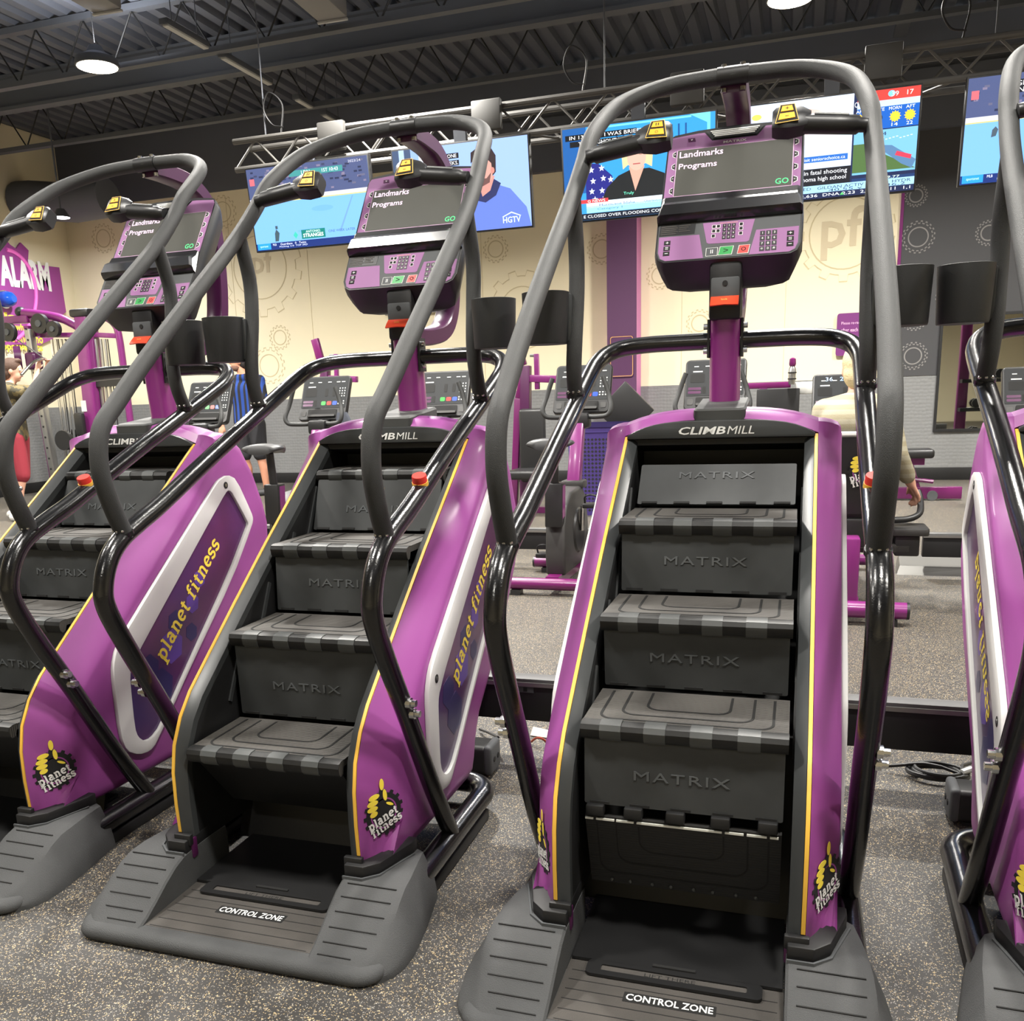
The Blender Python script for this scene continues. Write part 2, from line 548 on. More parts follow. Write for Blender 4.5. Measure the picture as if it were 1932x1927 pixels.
CHAM = [.112, .112, .112, .108, .10, .095, .09, .084, .076, .066, .045]
def inset(P, d):
    dd = d if isinstance(d, list) else [d] * len(P)
    n = len(P); A = sum(P[i][0] * P[(i + 1) % n][1] - P[(i + 1) % n][0] * P[i][1] for i in range(n))
    s = 1 if A > 0 else -1
    out = []
    for i in range(n):
        a = Vector(P[i - 1]); b = Vector(P[i]); c = Vector(P[(i + 1) % n])
        n1 = Vector((-(b - a).y, (b - a).x)).normalized() * s
        n2 = Vector((-(c - b).y, (c - b).x)).normalized() * s
        m = (n1 + n2); m = m / max(0.5, m.dot(n1)) if m.length > 1e-6 else n1
        out.append(tuple(b + m * dd[i]))
    return out

def chaikin(P, t=.22):
    o = []
    for i in range(len(P)):
        a = Vector(P[i]); b = Vector(P[(i + 1) % len(P)])
        o += [tuple(a.lerp(b, t)), tuple(a.lerp(b, 1 - t))]
    return o

def offs(P, d):                     # open path moved to the left of its direction
    out = []
    for i in range(len(P)):
        a = Vector(P[max(i - 1, 0)]); b = Vector(P[min(i + 1, len(P) - 1)])
        t = (b - a).normalized()
        out.append((P[i][0] - t.y * d, P[i][1] + t.x * d))
    return out

C0 = Vector((0, 1.218, 1.52)); WD = Vector((0, .5522, .8337)); ND = Vector((0, -.8337, .5522))
def con(x, w, d=0.0):
    return C0 + Vector((x, 0, 0)) + WD * w + ND * d
def con_m(d=0.0):
    return basis(con(0, 0, d), (1, 0, 0), WD)

def ribbon(path, w, th):            # flat strip of width w along a 2d path
    a = offs(path, w / 2); b = offs(path, -w / 2); mb = MB()
    rings = []
    for p, q in zip(a, b):
        rings.append([(p[0], p[1], 0), (q[0], q[1], 0), (q[0], q[1], th), (p[0], p[1], th)])
    return mb.loft(rings)

UPPER = [(.335, .305, .885), (.3355, .27, .97), (.337, .252, 1.05), (.338, .272, 1.135), (.34, .345, 1.20), (.341, .471, 1.302), (.339, .68, 1.463), (.335, .887, 1.622), (.330, 1.0, 1.725), (.324, 1.07, 1.80), (.300, 1.19, 1.885), (.255, 1.265, 1.932), (.17, 1.325, 1.968), (.08, 1.335, 1.976), (0, 1.33, 1.976)]
LOWER = [(.34, .585, .07), (.34, .47, .255), (.339, .36, .46), (.338, .262, .635), (.337, .215, .735), (.337, .216, .79), (.337, .245, .845), (.337, .29, .882), (.337, .36, .912), (.337, .45, .947), (.337, .69, 1.052), (.339, .93, 1.152), (.340, 1.10, 1.223), (.336, 1.165, 1.252), (.318, 1.215, 1.278), (.275, 1.25, 1.296), (.2, 1.265, 1.303), (.1, 1.27, 1.304), (0, 1.27, 1.304)]
REARV = [(.335, .905, 1.635), (.336, .94, 1.52), (.335, .934, 1.42), (.337, .915, 1.31), (.341, .918, 1.235), (.344, .945, 1.165)]
def mirror_path(P):
    return P + [(-p[0], p[1], p[2]) for p in reversed(P[:-1])]
def flipx(P, s):
    return [(p[0] * s, p[1], p[2]) for p in P]

def logo(parent, org, xd, yd, R=.056):
    base = basis(org, xd, yd)
    b = link('logo_badge', MB().loft([[(p[0], p[1], 0) for p in gear_pts(R, R * .87, 15)], [(p[0], p[1], .0008) for p in gear_pts(R, R * .87, 15)]]).mesh('logo_badge', smooth=False), M_GROOVE, parent, base)
    circ = lambda r: [(r * math.cos(2 * PI * k / 40), r * math.sin(2 * PI * k / 40)) for k in range(40)]
    link('ring', ring_mb(circ(R * .66), circ(R * .60), .0006).mesh('ring', smooth=False), M_PURPLE, b, Matrix.Translation((0, 0, .0009)))
    th = MB()
    ell = lambda cx, cy, a, bb, r=0: [(rot2((a * math.cos(2 * PI * k / 20), bb * math.sin(2 * PI * k / 20)), r, (cx, cy))) for k in range(20)]
    def patch(P, z):
        th.loft([[(p[0] * R, p[1] * R, z) for p in P], [(p[0] * R, p[1] * R, z + .0007) for p in P]])
    fist = [(-.86, .42), (-.62, .86), (-.3, .98), (-.18, .9), (-.15, .55), (-.05, .75), (.05, .95), (.13, .62), (.12, .3), (.45, .12), (.1, .18), (-.05, .2), (-.2, .25), (-.3, -.02), (-.55, -.12), (-.72, .1)]
    for (cx, cy, a, bb, r) in ((-.03, 1.28, .11, .25, 0), (.1, .78, .1, .26, .1), (-.44, .83, .27, .12, .12), (-.53, .58, .27, .12, .1), (-.55, .34, .26, .12, .06), (-.50, .10, .19, .12, .2), (.32, .32, .2, .06, -.5)):
        patch(ell(cx, cy, a, bb, r), .0012)
    link('thumb', th.mesh('thumb', smooth=False), M_LETTER, b)
    dk = [(-.16, 1.06), (.06, 1.06), (.0, .5), (-.2, .2), (-.26, .6)]
    link('thumb_backing', MB().loft([[(p[0] * R, p[1] * R, .0009) for p in dk], [(p[0] * R, p[1] * R, .0015) for p in dk]]).mesh('thumb_backing', smooth=False), M_GROOVE, b)  # black print behind the thumb
    a = math.radians(16)
    for s, cx, cy, w in (('planet', -.05, -.24, 1.52), ('fitness', .12, -.58, 1.56)):
        slab(s, M_WHITEPRINT, b, (cx * R, cy * R, .0022), (math.cos(a), math.sin(a), 0), (-math.sin(a), math.cos(a), 0), w * R, .31)
    return b

STEP_NOSE = [(.225, 0), (.225, -.016), (.022, -.016), (.016, -.031), (.004, -.034), (-.003, -.026), (-.0055, -.012), (-.001, -.003), (.010, 0)]
def add_tread(root, y, z):
    t = build('tread', MB().prism(STEP_NOSE, -.202, .202), M_TREAD, root, loc=(0, y, z)) if 'tread' not in TREAD else link('tread', TREAD['tread'], None, root, Matrix.Translation((0, y, z)))
    if 'tread' not in TREAD:
        TREAD['tread'] = t.data
        g = MB()
        for a, f, r in ((.172, .034, .03), (.132, .066, .03), (.085, .103, .03)):
            path = [(-a, .212)] + [(-a + r - r * math.cos(q), f + r - r * math.sin(q)) for q in [k * PI / 10 for k in range(6)]] + [(a - r + r * math.sin(q), f + r - r * math.cos(q)) for q in [k * PI / 10 for k in range(6)]] + [(a, .212)]
            g.add(*(lambda q: (q.v, q.f))(ribbon(path, .0055, .0008)))
        TREAD['groove'] = g.mesh('groove', smooth=False); TREAD['groove'].materials.append(M_GROOVE)
        np_ = offs(STEP_NOSE[3:], .0008) + [(.024, .0008), (.024, 0)] + list(reversed(STEP_NOSE[3:]))
        TREAD['nose'] = MB().prism(np_, -.2025, .2025).mesh('nosing'); TREAD['nose'].materials.append(M_NOSE)
        nose = offs(STEP_NOSE[3:] , .0026) + [(.026, .0026), (.026, 0)] + list(reversed(STEP_NOSE[3:]))
        TREAD['clip'] = MB().prism(nose, -.0215, .0215).mesh('nosing_clip'); TREAD['clip'].materials.append(M_CLIP)
    link('groove', TREAD['groove'], None, t, Matrix.Translation((0, 0, .0002)))
    link('nosing', TREAD['nose'], None, t)
    for k in (.15, .37, .595, .82):
        link('nosing_clip', TREAD['clip'], None, t, Matrix.Translation((-.202 + .404 * k, 0, 0)))
    return t
TREAD = {}

def add_riser(root, a, b, lettering=True, lw=.19, frac=.5):
    a = Vector((0, a[0], a[1])); b = Vector((0, b[0], b[1]))
    up = (a - b).normalized(); nrm = Vector((1, 0, 0)).cross(up)
    L = (a - b).length
    P = rrect(-.197, -L / 2, .197, L / 2, .004, 2)
    mb = MB().loft([[(p[0], p[1], -.008) for p in P], [(p[0], p[1], 0) for p in P]])
    r = build('riser', mb, M_RISER, root)
    r.matrix_local = basis((a + b) / 2, (1, 0, 0), up)
    if lettering:
        text('MATRIX', MATS['riser_emboss'], r, (.0, L * (frac - .5), .0002), (1, 0, 0), (0, 1, 0), width=lw, height=.020, extrude=.0014, spacing=1.15)
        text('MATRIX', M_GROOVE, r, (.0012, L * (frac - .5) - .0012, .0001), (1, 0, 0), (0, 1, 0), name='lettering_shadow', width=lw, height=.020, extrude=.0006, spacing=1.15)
    for k in (.08, .29, .5, .71, .92):
        if 'slot' not in TREAD:
            TREAD['slot'] = MB().box((0, 0, 0), (.040, .006, .003)).mesh('hinge_slot'); TREAD['slot'].materials.append(M_GROOVE)
        link('hinge_slot', TREAD['slot'], None, r, Matrix.Translation((-.197 + .394 * k, -L / 2 + .004, .001)))
    return r
mat('riser_emboss', (84, 87, 89), 0.35)
M_HINGELIGHT = mat('hinge_painted_light', (214, 214, 206), 0.35)  # pale tone paints in the light at the hinge gaps

def make_climber(label, phase):
    root = thing('stair_climber', label, 'stair climber', group='row of purple stair climbers')
    # ---- body shell
    mb = MB()
    for s in (1, -1):
        rings = []
        for x, d, g in ((.246, 0, .0), (.247, 0, .015), (.262, .0012, .25), (.278, .005, .52), (.293, .012, .80), (.3005, .022, .945), (.304, .042, 1.06)):
            rings.append([(s * x, p[0], p[1]) for p in inset(SIDE, [CHAM[i] * g if i < len(FRONT) else d for i in range(len(SIDE))])])
        mb.loft(rings)
    rings = []
    N = 16
    for i in range(N + 1):
        x = -.246 + .492 * i / N; c = .033 * (1 - (abs(x) / .246) ** 3)
        path = [(1.106, 1.061)] + BACK
        out = []
        for y, z in path:
            w = max(0.0, min(1.0, (z - .75) / .3))
            out.append((y, z + c * w + (.006 * (1 - (abs(x) / .246) ** 3) if y < 1.11 else 0)))
        inn = offs(out, -.012)
        rings.append([(x, p[0], p[1]) for p in out] + [(x, p[0], p[1]) for p in reversed(inn)])
    mb.loft(rings)
    build('body_shell', mb, M_PURPLE, root, ang=40)
    # ---- front edge trims, yellow stripes, well walls
    IN = offs(FRONT, -.016)
    for s in (1, -1):
        FS = [(.2573, .166)] + FRONT[1:]
        o1 = offs(FS, .0022); rings = []
        for a, b in zip(o1, offs(FS, -.006)):
            rings.append([(s * .2372, a[0], a[1]), (s * .2450, a[0], a[1]), (s * .2450, b[0], b[1]), (s * .2372, b[0], b[1])])
        build('accent_stripe', MB().loft(rings), M_YELLOW, root)
        rings = []
        for a, b, c in zip(offs(FRONT, .0005), IN, offs(FRONT, -.035)):
            rings.append([(s * .2362, a[0], a[1]), (s * .226, a[0] * .65 + b[0] * .35, a[1] * .65 + b[1] * .35), (s * .2135, b[0], b[1]), (s * .2135, c[0], c[1]), (s * .2362, c[0], c[1])])
        build('edge_trim', MB().loft(rings), M_TRIM, root)
        wall = offs(FRONT, -.03) + [(1.27, 1.0), (1.25, .75), (.95, .38), (.72, .10)]
        build('well_wall', MB().prism(wall, s * .2145, s * .2455), M_BLACK, root)
        rib = MB()
        for k in (2.2, 3.6, 5.0, 6.4):
            y0, z0 = .42 + .11 * (k - 2), .52 + .083 * (k - 2)
            rib.box((s * .2125, y0 + .07, z0 - .03), (.005, .012, .17), Matrix.Rotation(-.5, 3, 'X'))
        build('well_rib', rib, M_TRIM, root)
    liner = [(1.112, 1.05), (1.255, 1.03), (1.262, .80), (.93, .40), (.70, .10), (.66, .10), (.88, .40), (1.235, .80), (1.23, 1.012), (1.112, 1.035)]
    build('well_liner', MB().prism(liner, -.2445, .2445), M_BLACK, root)
    build('gap_shade_panel', MB().prism([(.50, .034), (.62, .42), (.632, .42), (.512, .034)], -.2445, .2445), M_BLACK, root)  # black sheet put in to darken the gap under the steps
    # ---- label arch
    P = [(-.2385, 1.052), (.2385, 1.052)] + [(x, 1.098 - .036 * (abs(x) / .2385) ** 4) for x in [.2385 - .477 * k / 20 for k in range(21)]]
    lp = build('label_panel', MB().prism(P, 1.092, 1.135, 1), M_TRIM, root, bevel=.003)
    text('CLIMB', M_WHITEPRINT, lp, (-.042, 1.0912, 1.072), (1, 0, 0), (0, 0, 1), width=.120, height=.020, bold=.02, shear=.2)
    text('MILL', M_WHITEPRINT, lp, (.056, 1.0912, 1.072), (1, 0, 0), (0, 0, 1), width=.068, height=.020, shear=.2)
    # ---- side frames, decal panels, logos
    OUT = [(1.165, .953), (1.118, .942), (1.09, .925), (.613, .566), (.56, .52), (.538, .475), (.532, .43), (.53, .27), (.545, .215), (.593, .185), (.64, .178), (.672, .192), (.88, .385), (1.132, .605), (1.278, .768), (1.288, .79), (1.281, .812), (1.21, .935)]
    INN = [(1.168, .898), (1.155, .902), (1.118, .876), (.669, .507), (.628, .468), (.602, .44), (.595, .41), (.590, .27), (.598, .24), (.622, .217), (.655, .214), (.700, .235), (.87, .395), (1.12, .625), (1.240, .757), (1.253, .772), (1.253, .783), (1.181, .888)]
    OUT = chaikin(OUT); INN = chaikin(INN)
    for s in (1, -1):
        n = len(OUT); v = []; f = []
        for x, a in ((.3042, OUT), (.3042, INN), (.318, INN), (.318, OUT)):
            v += [(s * x, p[0], p[1]) for p in a]
        for j in range(n):
            k = (j + 1) % n
            for q in range(4):
                r = (q + 1) % 4
                f.append((q * n + j, q * n + k, r * n + k, r * n + j))
        fr = build('side_frame', MB().add(v, f), M_WHITE, root, bevel=.003)
        for (y, z) in ((1.145, .920), (.590, .490)):
            bo = MB().cyl((s * .3165, y, z), (s * .3188, y, z), .0115, n=16)
            b = build('bolt', bo, M_GROOVE, fr)
            build('bolt_core', MB().cyl((s * .3185, y, z), (s * .320, y, z), .006, n=12), M_CHROME, b)
        pn = build('side_panel', MB().prism(inset(INN, .0005), s * .3042, s * .3085), M_DECAL, root)
        yd = Vector((0, -.675, .738)); d = Vector((0, .738, .675))
        xd = d if s > 0 else -d
        ud = yd if s > 0 else -yd
        for (py, pz, r, mm) in ((.80, .46, .055, M_HEX), (.73, .35, .06, M_HEXD), (.83, .53, .038, M_HEXD), (.92, .57, .034, M_HEX), (.97, .64, .03, M_HEX), (.69, .42, .045, M_HEXD), (.90, .48, .03, M_HEXD)):
            poly('hexagon', [(r * math.cos(PI / 3 * k + .3), r * math.sin(PI / 3 * k + .3)) for k in range(6)], mm, pn, basis((s * .3086, py, pz), (0, s, 0), (0, 0, 1)), .0003 + r * .004)
        slab('planet fitness', M_LETTER, pn, (s * .3095, .912, .589) if s > 0 else (s * .3095, .905, .597), xd, ud, .455, .26)
        lg = logo(root, (s * .2812, .3165, .248), (.48, s * .87, 0), (0, 0, 1))
    # ---- steps
    for a in phase['treads']:
        add_tread(root, *a)
    for a, b, l, fr in phase['risers']:
        add_riser(root, a, b, l, frac=fr)
    if phase['lower']:
        e = MB()
        for k in (.06, .26, .475, .70, .93):
            build('hinge', MB().box((-.197 + .394 * k, .338, .338), (.038, .022, .024)), M_BLACK, root, bevel=.004)
        for x0, x1 in ((-.195, -.178), (-.172, -.134), (-.130, -.094), (-.088, .082), (.088, .124), (.13, .168), (.174, .19)):
            build('hinge_light_strip', MB().box(((x0 + x1) / 2, .3375, .3165), (x1 - x0, .004, .004)), M_HINGELIGHT, root)  # pale strips stand for light showing along the hinge
        lo = build('lower_tread', MB().prism([(.340, .322), (.352, .324), (.412, .148), (.398, .140)], -.196, .196), mat('tread_underside', (33, 32, 31), .55, bump=('wave', 48, .12, 'Z')), root)
        g = MB()
        for a, f, r in ((.172, .030, .03), (.132, .062, .03), (.085, .10, .03)):
            path = [(-a, .17)] + [(-a + r - r * math.cos(q), f + r - r * math.sin(q)) for q in [k * PI / 10 for k in range(6)]] + [(a - r + r * math.sin(q), f + r - r * math.cos(q)) for q in [k * PI / 10 for k in range(6)]] + [(a, .17)]
            q = ribbon(path, .004, .0012); g.add(q.v, q.f)
        gg = build('groove', g, M_GROOVE, lo)
        gg.matrix_local = basis((0, .3973, .142), (1, 0, 0), (0, -.056, .180))
        rv = MB()
        for k in (.12, .22, .34, .44, .56, .66, .78, .88):
            rv.ball((-.197 + .394 * k, .3925, .150), .004, 8, 5)
        build('rivet', rv, M_CLIP, lo)
    else:
        build('lower_riser', MB().prism([(.285, .352), (.293, .35), (.43, .19), (.42, .185)], -.196, .196), M_BLACK, root)
    # ---- platform
    def outline(o):
        P = rrect(-.372 - o, .03 - o, .372 + o, .22, .055, 6)
        return P
    base = MB()
    base.loft([[(p[0], p[1], z) for p in outline(o)] for z, o in ((0, .004), (.004, .009), (.012, .012), (.020, .011), (.027, .007), (.032, .0), (.0345, -.010))], True, True)
    base.box((0, .40, .017), (.42, .40, .034))
    pf = build('platform', base, M_PAD, root, ang=50)
    poly('stand_plate', [(-.211, .062), (.211, .062), (.211, .26), (-.211, .26)], M_PLATE, pf, Matrix.Translation((0, 0, .0342)), .0008)
    ln = MB()
    for k in range(6):
        ln.box((0, .066 + .031 * k, .0350), (.40, .0022, .0008))
    build('groove', ln, M_GROOVE, pf)
    for s in (1, -1):
        rings = []
        for y, zt, xo, xb in ((.044, .0335, .345, .362), (.052, .037, .352, .376), (.075, .046, .362, .396), (.11, .066, .368, .408), (.15, .091, .371, .410), (.19, .112, .369, .407), (.225, .123, .366, .402), (.27, .126, .362, .396), (.33, .126, .352, .384), (.395, .122, .340, .372), (.40, .10, .338, .368)):
            rings.append([(s * .212, y, .005), (s * .212, y, zt - .004), (s * .217, y, zt), (s * (xo - .012), y, zt), (s * xo, y, zt - .006), (s * (xb - .006), y, zt * .45), (s * xb, y, .012), (s * xb, y, .0)])
        w = build('foot_pad', MB().loft(rings), M_PAD, root, ang=32)
        g = MB()
        for (y, z, tilt, x1) in ((.212, .1195, .35, .352), (.178, .1060, .52, .352), (.146, .0887, .56, .350), (.115, .0690, .53, .345), (.085, .0518, .45, .335), (.058, .0393, .3, .31)):
            g.box((s * (.232 + x1) / 2, y, z + .0005), (x1 - .232, .0022, .003), Matrix.Rotation(tilt, 3, 'X'))
        build('groove', g, M_GROOVE, w)
        cl = [(s * .213, .232), (s * .262, .232), (s * .292, .262), (s * .325, .37), (s * .325, .40), (s * .213, .40)]
        build('foot_collar', MB().prism(cl, .118, .152, 2), M_BLACK, root, bevel=.004)
        rim = [(s * .213, .222), (s * .262, .222), (s * .295, .25), (s * .333, .362), (s * .330, .364), (s * .292, .254), (s * .260, .226), (s * .213, .226)]
        build('collar_rim', MB().prism(rim, .122, .129, 2), M_CONGREY, root)
        build('stripe_clip', MB().box((s * .230, .252, .150), (.046, .014, .028)), M_BLACK, root, bevel=.003)
        build('shell_foot', MB().box((s * .233, .264, .125), (.05, .02, .05)), M_DKPURPLE, root, bevel=.003)
    # lift plate with a slot
    pl = MB()
    P = rrect(-.172, .208, .172, .256, .012)
    S = rrect(-.143, .224, .143, .243, .004)
    rg = ring_mb(P, S, .006)
    rg.v = [(p[0], p[1], p[2] + .037) for p in rg.v]
    pl.add(rg.v, rg.f)
    pl.box((0, .43, .040), (.416, .35, .006))  # tray run further back in black to darken the floor under the steps
    lift = build('lift_plate', pl, M_BLACK, root)
    build('lift_label', MB().box((0, .2335, .0385), (.286, .018, .003)), M_PLATE, lift)
    text('LIFT THERE', M_GROOVE, lift, (-.005, .2335, .0402), (1, 0, 0), (0, 1, 0), width=.10, height=.010)
    build('lift_grip', MB().box((0, .262, .0445), (.085, .008, .004)), M_GROOVE, lift)
    text('CONTROL ZONE', M_WHITEPRINT, pf, (.003, .163, .0362), (1, 0, 0), (0, 1, 0), width=.165, height=.020, bold=.02)
    poly('lettering_patch', rrect(-.088, -.015, .088, .015, .002), M_GROOVE, pf, Matrix.Translation((.003, .163, .0347)), .0008)
    # ---- base tube, rails
    U = [(.337, .36, .062), (.337, .6, .062), (.337, .80, .062), (.337, .845, .062), (.325, .885, .062), (.295, .915, .062), (.25, .925, .062), (.1, .925, .062), (0, .925, .062)]
    build('base_tube', MB().tube(cr(mirror_path(U), 5), .031, 16), M_GLOSSBLACK, root, ang=60)
    for s in (1, -1):
        build('base_foot', MB().box((s * .337, .60, .016), (.05, .46, .032)), M_BLACK, root, bevel=.006)
    build('lower_rail', MB().tube(cr(mirror_path(LOWER), 5), .0225, 16), M_GLOSSBLACK, root, ang=60)
    build('upper_rail', MB().tube(cr(mirror_path(UPPER), 5), .0205, 16), M_GRIP, root, ang=60)
    for s in (1, -1):
        build('rear_post', MB().tube(cr(flipx(REARV, s), 6), .0195, 16), M_GRIP, root, ang=60)
        for P, q in ((UPPER[0], UPPER[1]), (REARV[-1], REARV[-2])):
            a = Vector((s * P[0], P[1], P[2])); b = Vector((s * q[0], q[1], q[2])); d = (b - a).normalized()
            c = build('weld_ring', MB().cyl(a + d * .006, a + d * .016, .0235, n=18), M_GLOSSBLACK, root)
            bl = MB()
            for k in range(3):
                bl.ball(a + d * .016 + Vector((s * .012 * (k - 1), -.020 + .004 * abs(k - 1), .002)), .0045, 8, 5)
            build('set_screw', bl, M_CHROME, c)
        for (y, z) in ((.318, .521), (.336, .49)):
            b = MB().cyl((s * .355, y, z), (s * .366, y, z), .0125, n=10)
            b.cyl((s * .366, y, z), (s * .378, y, z), .008, n=10)
            build('rail_bolt', b, M_CHROME, root)
        for (y, z) in ((.258 + .022, 1.0), (.29, .93)):
            build('rail_screw', MB().ball((s * .345, y, z), .006, 8, 6), M_CHROME, root)
        # handle with keypad
        hs = Vector((s * .317, .982, 1.736)); he = Vector((s * .185, .990, 1.755))
        hm = MB().tube([hs, hs.lerp(he, .12), hs.lerp(he, .16), hs.lerp(he, .5), hs.lerp(he, .9), he], .018, 16, True, lambda t: (.0155 if t < .25 else .0195) + .002 * t)
        hd = build('handle', hm, M_CONBLACK, root, ang=50)
        o = Vector((s * .150, .993, 1.762)); rings = []
        for dx, h, dep, sh in ((.048, .036, .034, -.002), (.030, .056, .042, 0), (.0, .070, .048, .003), (-.028, .060, .046, .002), (-.036, .050, .038, 0)):
            c = o + Vector((s * dx, 0, 0)) + WD * sh
            rings.append([tuple(c + WD * (h / 2 * a) + ND * (dep / 2 * b)) for a, b in ((1, .7), (.7, 1), (-.7, 1), (-1, .7), (-1, -.7), (-.7, -1), (.7, -1), (1, -.7))])
        build('handle_head', MB().loft(rings), M_CONBLACK, hd, ang=40)
        mw = basis(o + ND * .0245, (1, 0, 0), WD)
        q = lambda P: [(s * p[0], p[1]) for p in (P if s > 0 else P)]
        kp = poly('keypad_rim', q([(-.0295, -.0255), (.0218, -.0218), (.0118, .0284), (-.0198, .0284)]), mat('keypad_rim', (236, 190, 96), .5), hd, mw, .0012)
        poly('keypad', q([(-.0275, -.0235), (.020, -.020), (.0105, .0265), (-.0185, .0265)]), M_GROOVE, kp, Matrix.Translation((0, 0, .001)), .001)
        poly('key', q([(-.0225, -.0185), (.0140, -.0155), (.0112, .0008), (-.0195, -.0002)]), M_KEY, kp, Matrix.Translation((0, 0, .0022)), .0016)
        poly('key', q([(-.0180, .0055), (.0095, .0065), (.0060, .0215), (-.0150, .0215)]), M_KEY, kp, Matrix.Translation((0, 0, .0022)), .0016)
        for yy, tx in (((.014, '+'), (-.009, '-')) if s > 0 else ((.014, 'II'), (-.009, 'o')))[0:2] and ((.014, '+' if s > 0 else 'II'), (-.009, '-' if s > 0 else 'O')):
            text(tx, M_GROOVE, kp, (-.004 * s, yy, .004), (1, 0, 0), (0, 1, 0), name='key_symbol', height=.008 if tx != '-' else .0016, width=.0075)
        build('grip_sensor', MB().tube([hs.lerp(he, .3) + Vector((0, -.006, .0185)), hs.lerp(he, .85) + Vector((0, -.006, .0195))], .0045, 8), M_CLIP, hd)
        # cup holder
        cu = MB().lathe([(.052, 0), (.0535, .004), (.058, .122), (.0545, .123), (.0495, .012), (.0, .012)], (s * .404, .892, 1.298), 32, cap0=True, cap1=False)
        ch = build('cup_holder', cu, M_CUP, root, ang=50)
        build('cup_bracket', MB().box((s * .352, .915, 1.36), (.022, .034, .112)), M_TRIM, ch, bevel=.003)
    # stop button on the right rail
    ax = Vector((.05, -.38, .92)).normalized()
    b0 = Vector((.337, .505, .985))
    sb = build('stop_button', MB().lathe([(.0, .018), (.0175, .018), (.0175, .030), (.0165, .034), (.0, .034)][1:4], b0 - ax * .009, 20, ax), M_RED, root)
    build('button_ring', MB().lathe([(.019, .008), (.019, .018)], b0 - ax * .009, 20, ax), M_YELLOW, sb)
    # ---- mast
    fo = rrect(-.066, 1.101, .066, 1.33, .014)
    build('mast_foot', MB().loft([[(p[0], p[1], 1.094) for p in fo], [(p[0], p[1], 1.122 + .022 * min(1, (p[1] - 1.10) / .14)) for p in fo], [(p[0] * .93, 1.215 + (p[1] - 1.215) * .95, 1.127 + .024 * min(1, (p[1] - 1.10) / .14)) for p in fo]]), mat('foot_block_grey', (66, 67, 66), .6, spec=.3), root, ang=30)
    rings = []
    for z, yc, a, b in ((1.12, 1.284, .0445, .048), (1.135, 1.284, .041, .045), (1.30, 1.272, .041, .045), (1.40, 1.265, .041, .043)):
        rings.append([(a * math.copysign(abs(math.cos(t)) ** .7, math.cos(t)), yc + b * math.copysign(abs(math.sin(t)) ** .7, math.sin(t)), z) for t in [2 * PI * k / 28 for k in range(28)]])
    ms = build('mast', MB().loft(rings), M_PURPLE_METAL, root, ang=60)
    for s in (1, -1):
        br = build('mast_bracket', MB().box((s * .044, 1.272, 1.31), (.006, .05, .10)), M_BLACK, root)
        for z in (1.278, 1.342):
            build('bolt', MB().cyl((s * .046, 1.262, z), (s * .058, 1.262, z), .008, n=10), M_CHROME, br)
    build('neck_sleeve', MB().box((0, 1.255, 1.43), (.084, .075, .15)), M_CONBLACK, root, bevel=.01)
    cp = build('latch_plate', MB().prism(rrect(-.037, 1.398, .037, 1.462, .006), 1.212, 1.22, 1), M_CONGREY, root, bevel=.002)
    build('latch_screw', MB().cyl((0, 1.213, 1.447), (0, 1.210, 1.447), .007, n=12), M_GROOVE, cp)
    lv = build('release_lever', MB().loft([[(x, 1.214, 1.412 + .004), (x, 1.196, 1.404 - abs(x) * .05), (x, 1.184, 1.392 - abs(x) * .05), (x, 1.190, 1.390 - abs(x) * .05), (x, 1.214, 1.398)] for x in (-.036, -.018, 0, .018, .036)]), M_ORANGE, root, ang=30)
    text('lock', M_YELLOW, lv, (0, 1.1935, 1.4055), (1, 0, 0), (0, .55, .83), name='lettering', width=.016, height=.006)
    # arm behind the console up to the top rail
    armp = cr([(0, 1.29, 1.365), (0, 1.42, 1.372), (0, 1.56, 1.40), (0, 1.635, 1.47), (0, 1.662, 1.58), (0, 1.668, 1.72), (0, 1.66, 1.83), (0, 1.625, 1.91), (0, 1.54, 1.955), (0, 1.43, 1.965), (0, 1.345, 1.965)], 5)
    rings = []
    for i, p in enumerate(armp):
        t = (armp[min(i + 1, len(armp) - 1)] - armp[max(i - 1, 0)]).normalized(); nn = Vector((1, 0, 0)).cross(t)
        rings.append([tuple(p + Vector((a * .033, 0, 0)) + nn * (b * .026)) for a, b in ((1, .8), (.8, 1), (-.8, 1), (-1, .8), (-1, -.8), (-.8, -1), (.8, -1), (1, -.8))])
    build('console_arm', MB().loft(rings), M_DKPURPLE, root, ang=40)
    cl = build('rail_clamp', MB().tube([(-.04, 1.332, 1.976), (.04, 1.332, 1.976)], .0225, 18), M_DARKMETAL, root)
    for x in (-.024, .024):
        build('clamp_bolt', MB().cyl((x, 1.332, 1.994), (x, 1.332, 2.004), .007, n=8), M_CHROME, cl); build('clamp_bolt', MB().cyl((x, 1.345, 1.95), (x, 1.345, 1.94), .008, n=8), M_CHROME, cl)
    # ---- console
    O = [(-.160, -.014), (.160, -.014), (.177, -.004), (.186, .02), (.187, .115), (.183, .20), (.181, .40), (.176, .418), (.164, .427), (.10, .436), (0, .440), (-.10, .436), (-.164, .427), (-.176, .418), (-.181, .40), (-.183, .20), (-.187, .115), (-.186, .02), (-.177, -.004)]
    rings = []
    for d, sx, dw, k in ((0.0, 1, 0, 0), (-.010, 1.012, -.003, .01), (-.03, 1.015, -.012, .03), (-.055, .97, -.03, .07), (-.085, .90, -.05, .12), (-.105, .62, -.056, .3)):
        r = []
        for x, w in O:
            low = max(0, 1 - max(w, 0) / .16)
            ww = w + dw * low * (1 if abs(x) < .15 else .6)
            if k: ww = ww + (.2 - ww) * k * (0.25 if w < .1 else 1)
            r.append(tuple(con(x * sx, ww, d)))
        rings.append(r)
    cs = build('console', MB().loft(rings), M_CONBLACK, root, ang=40)
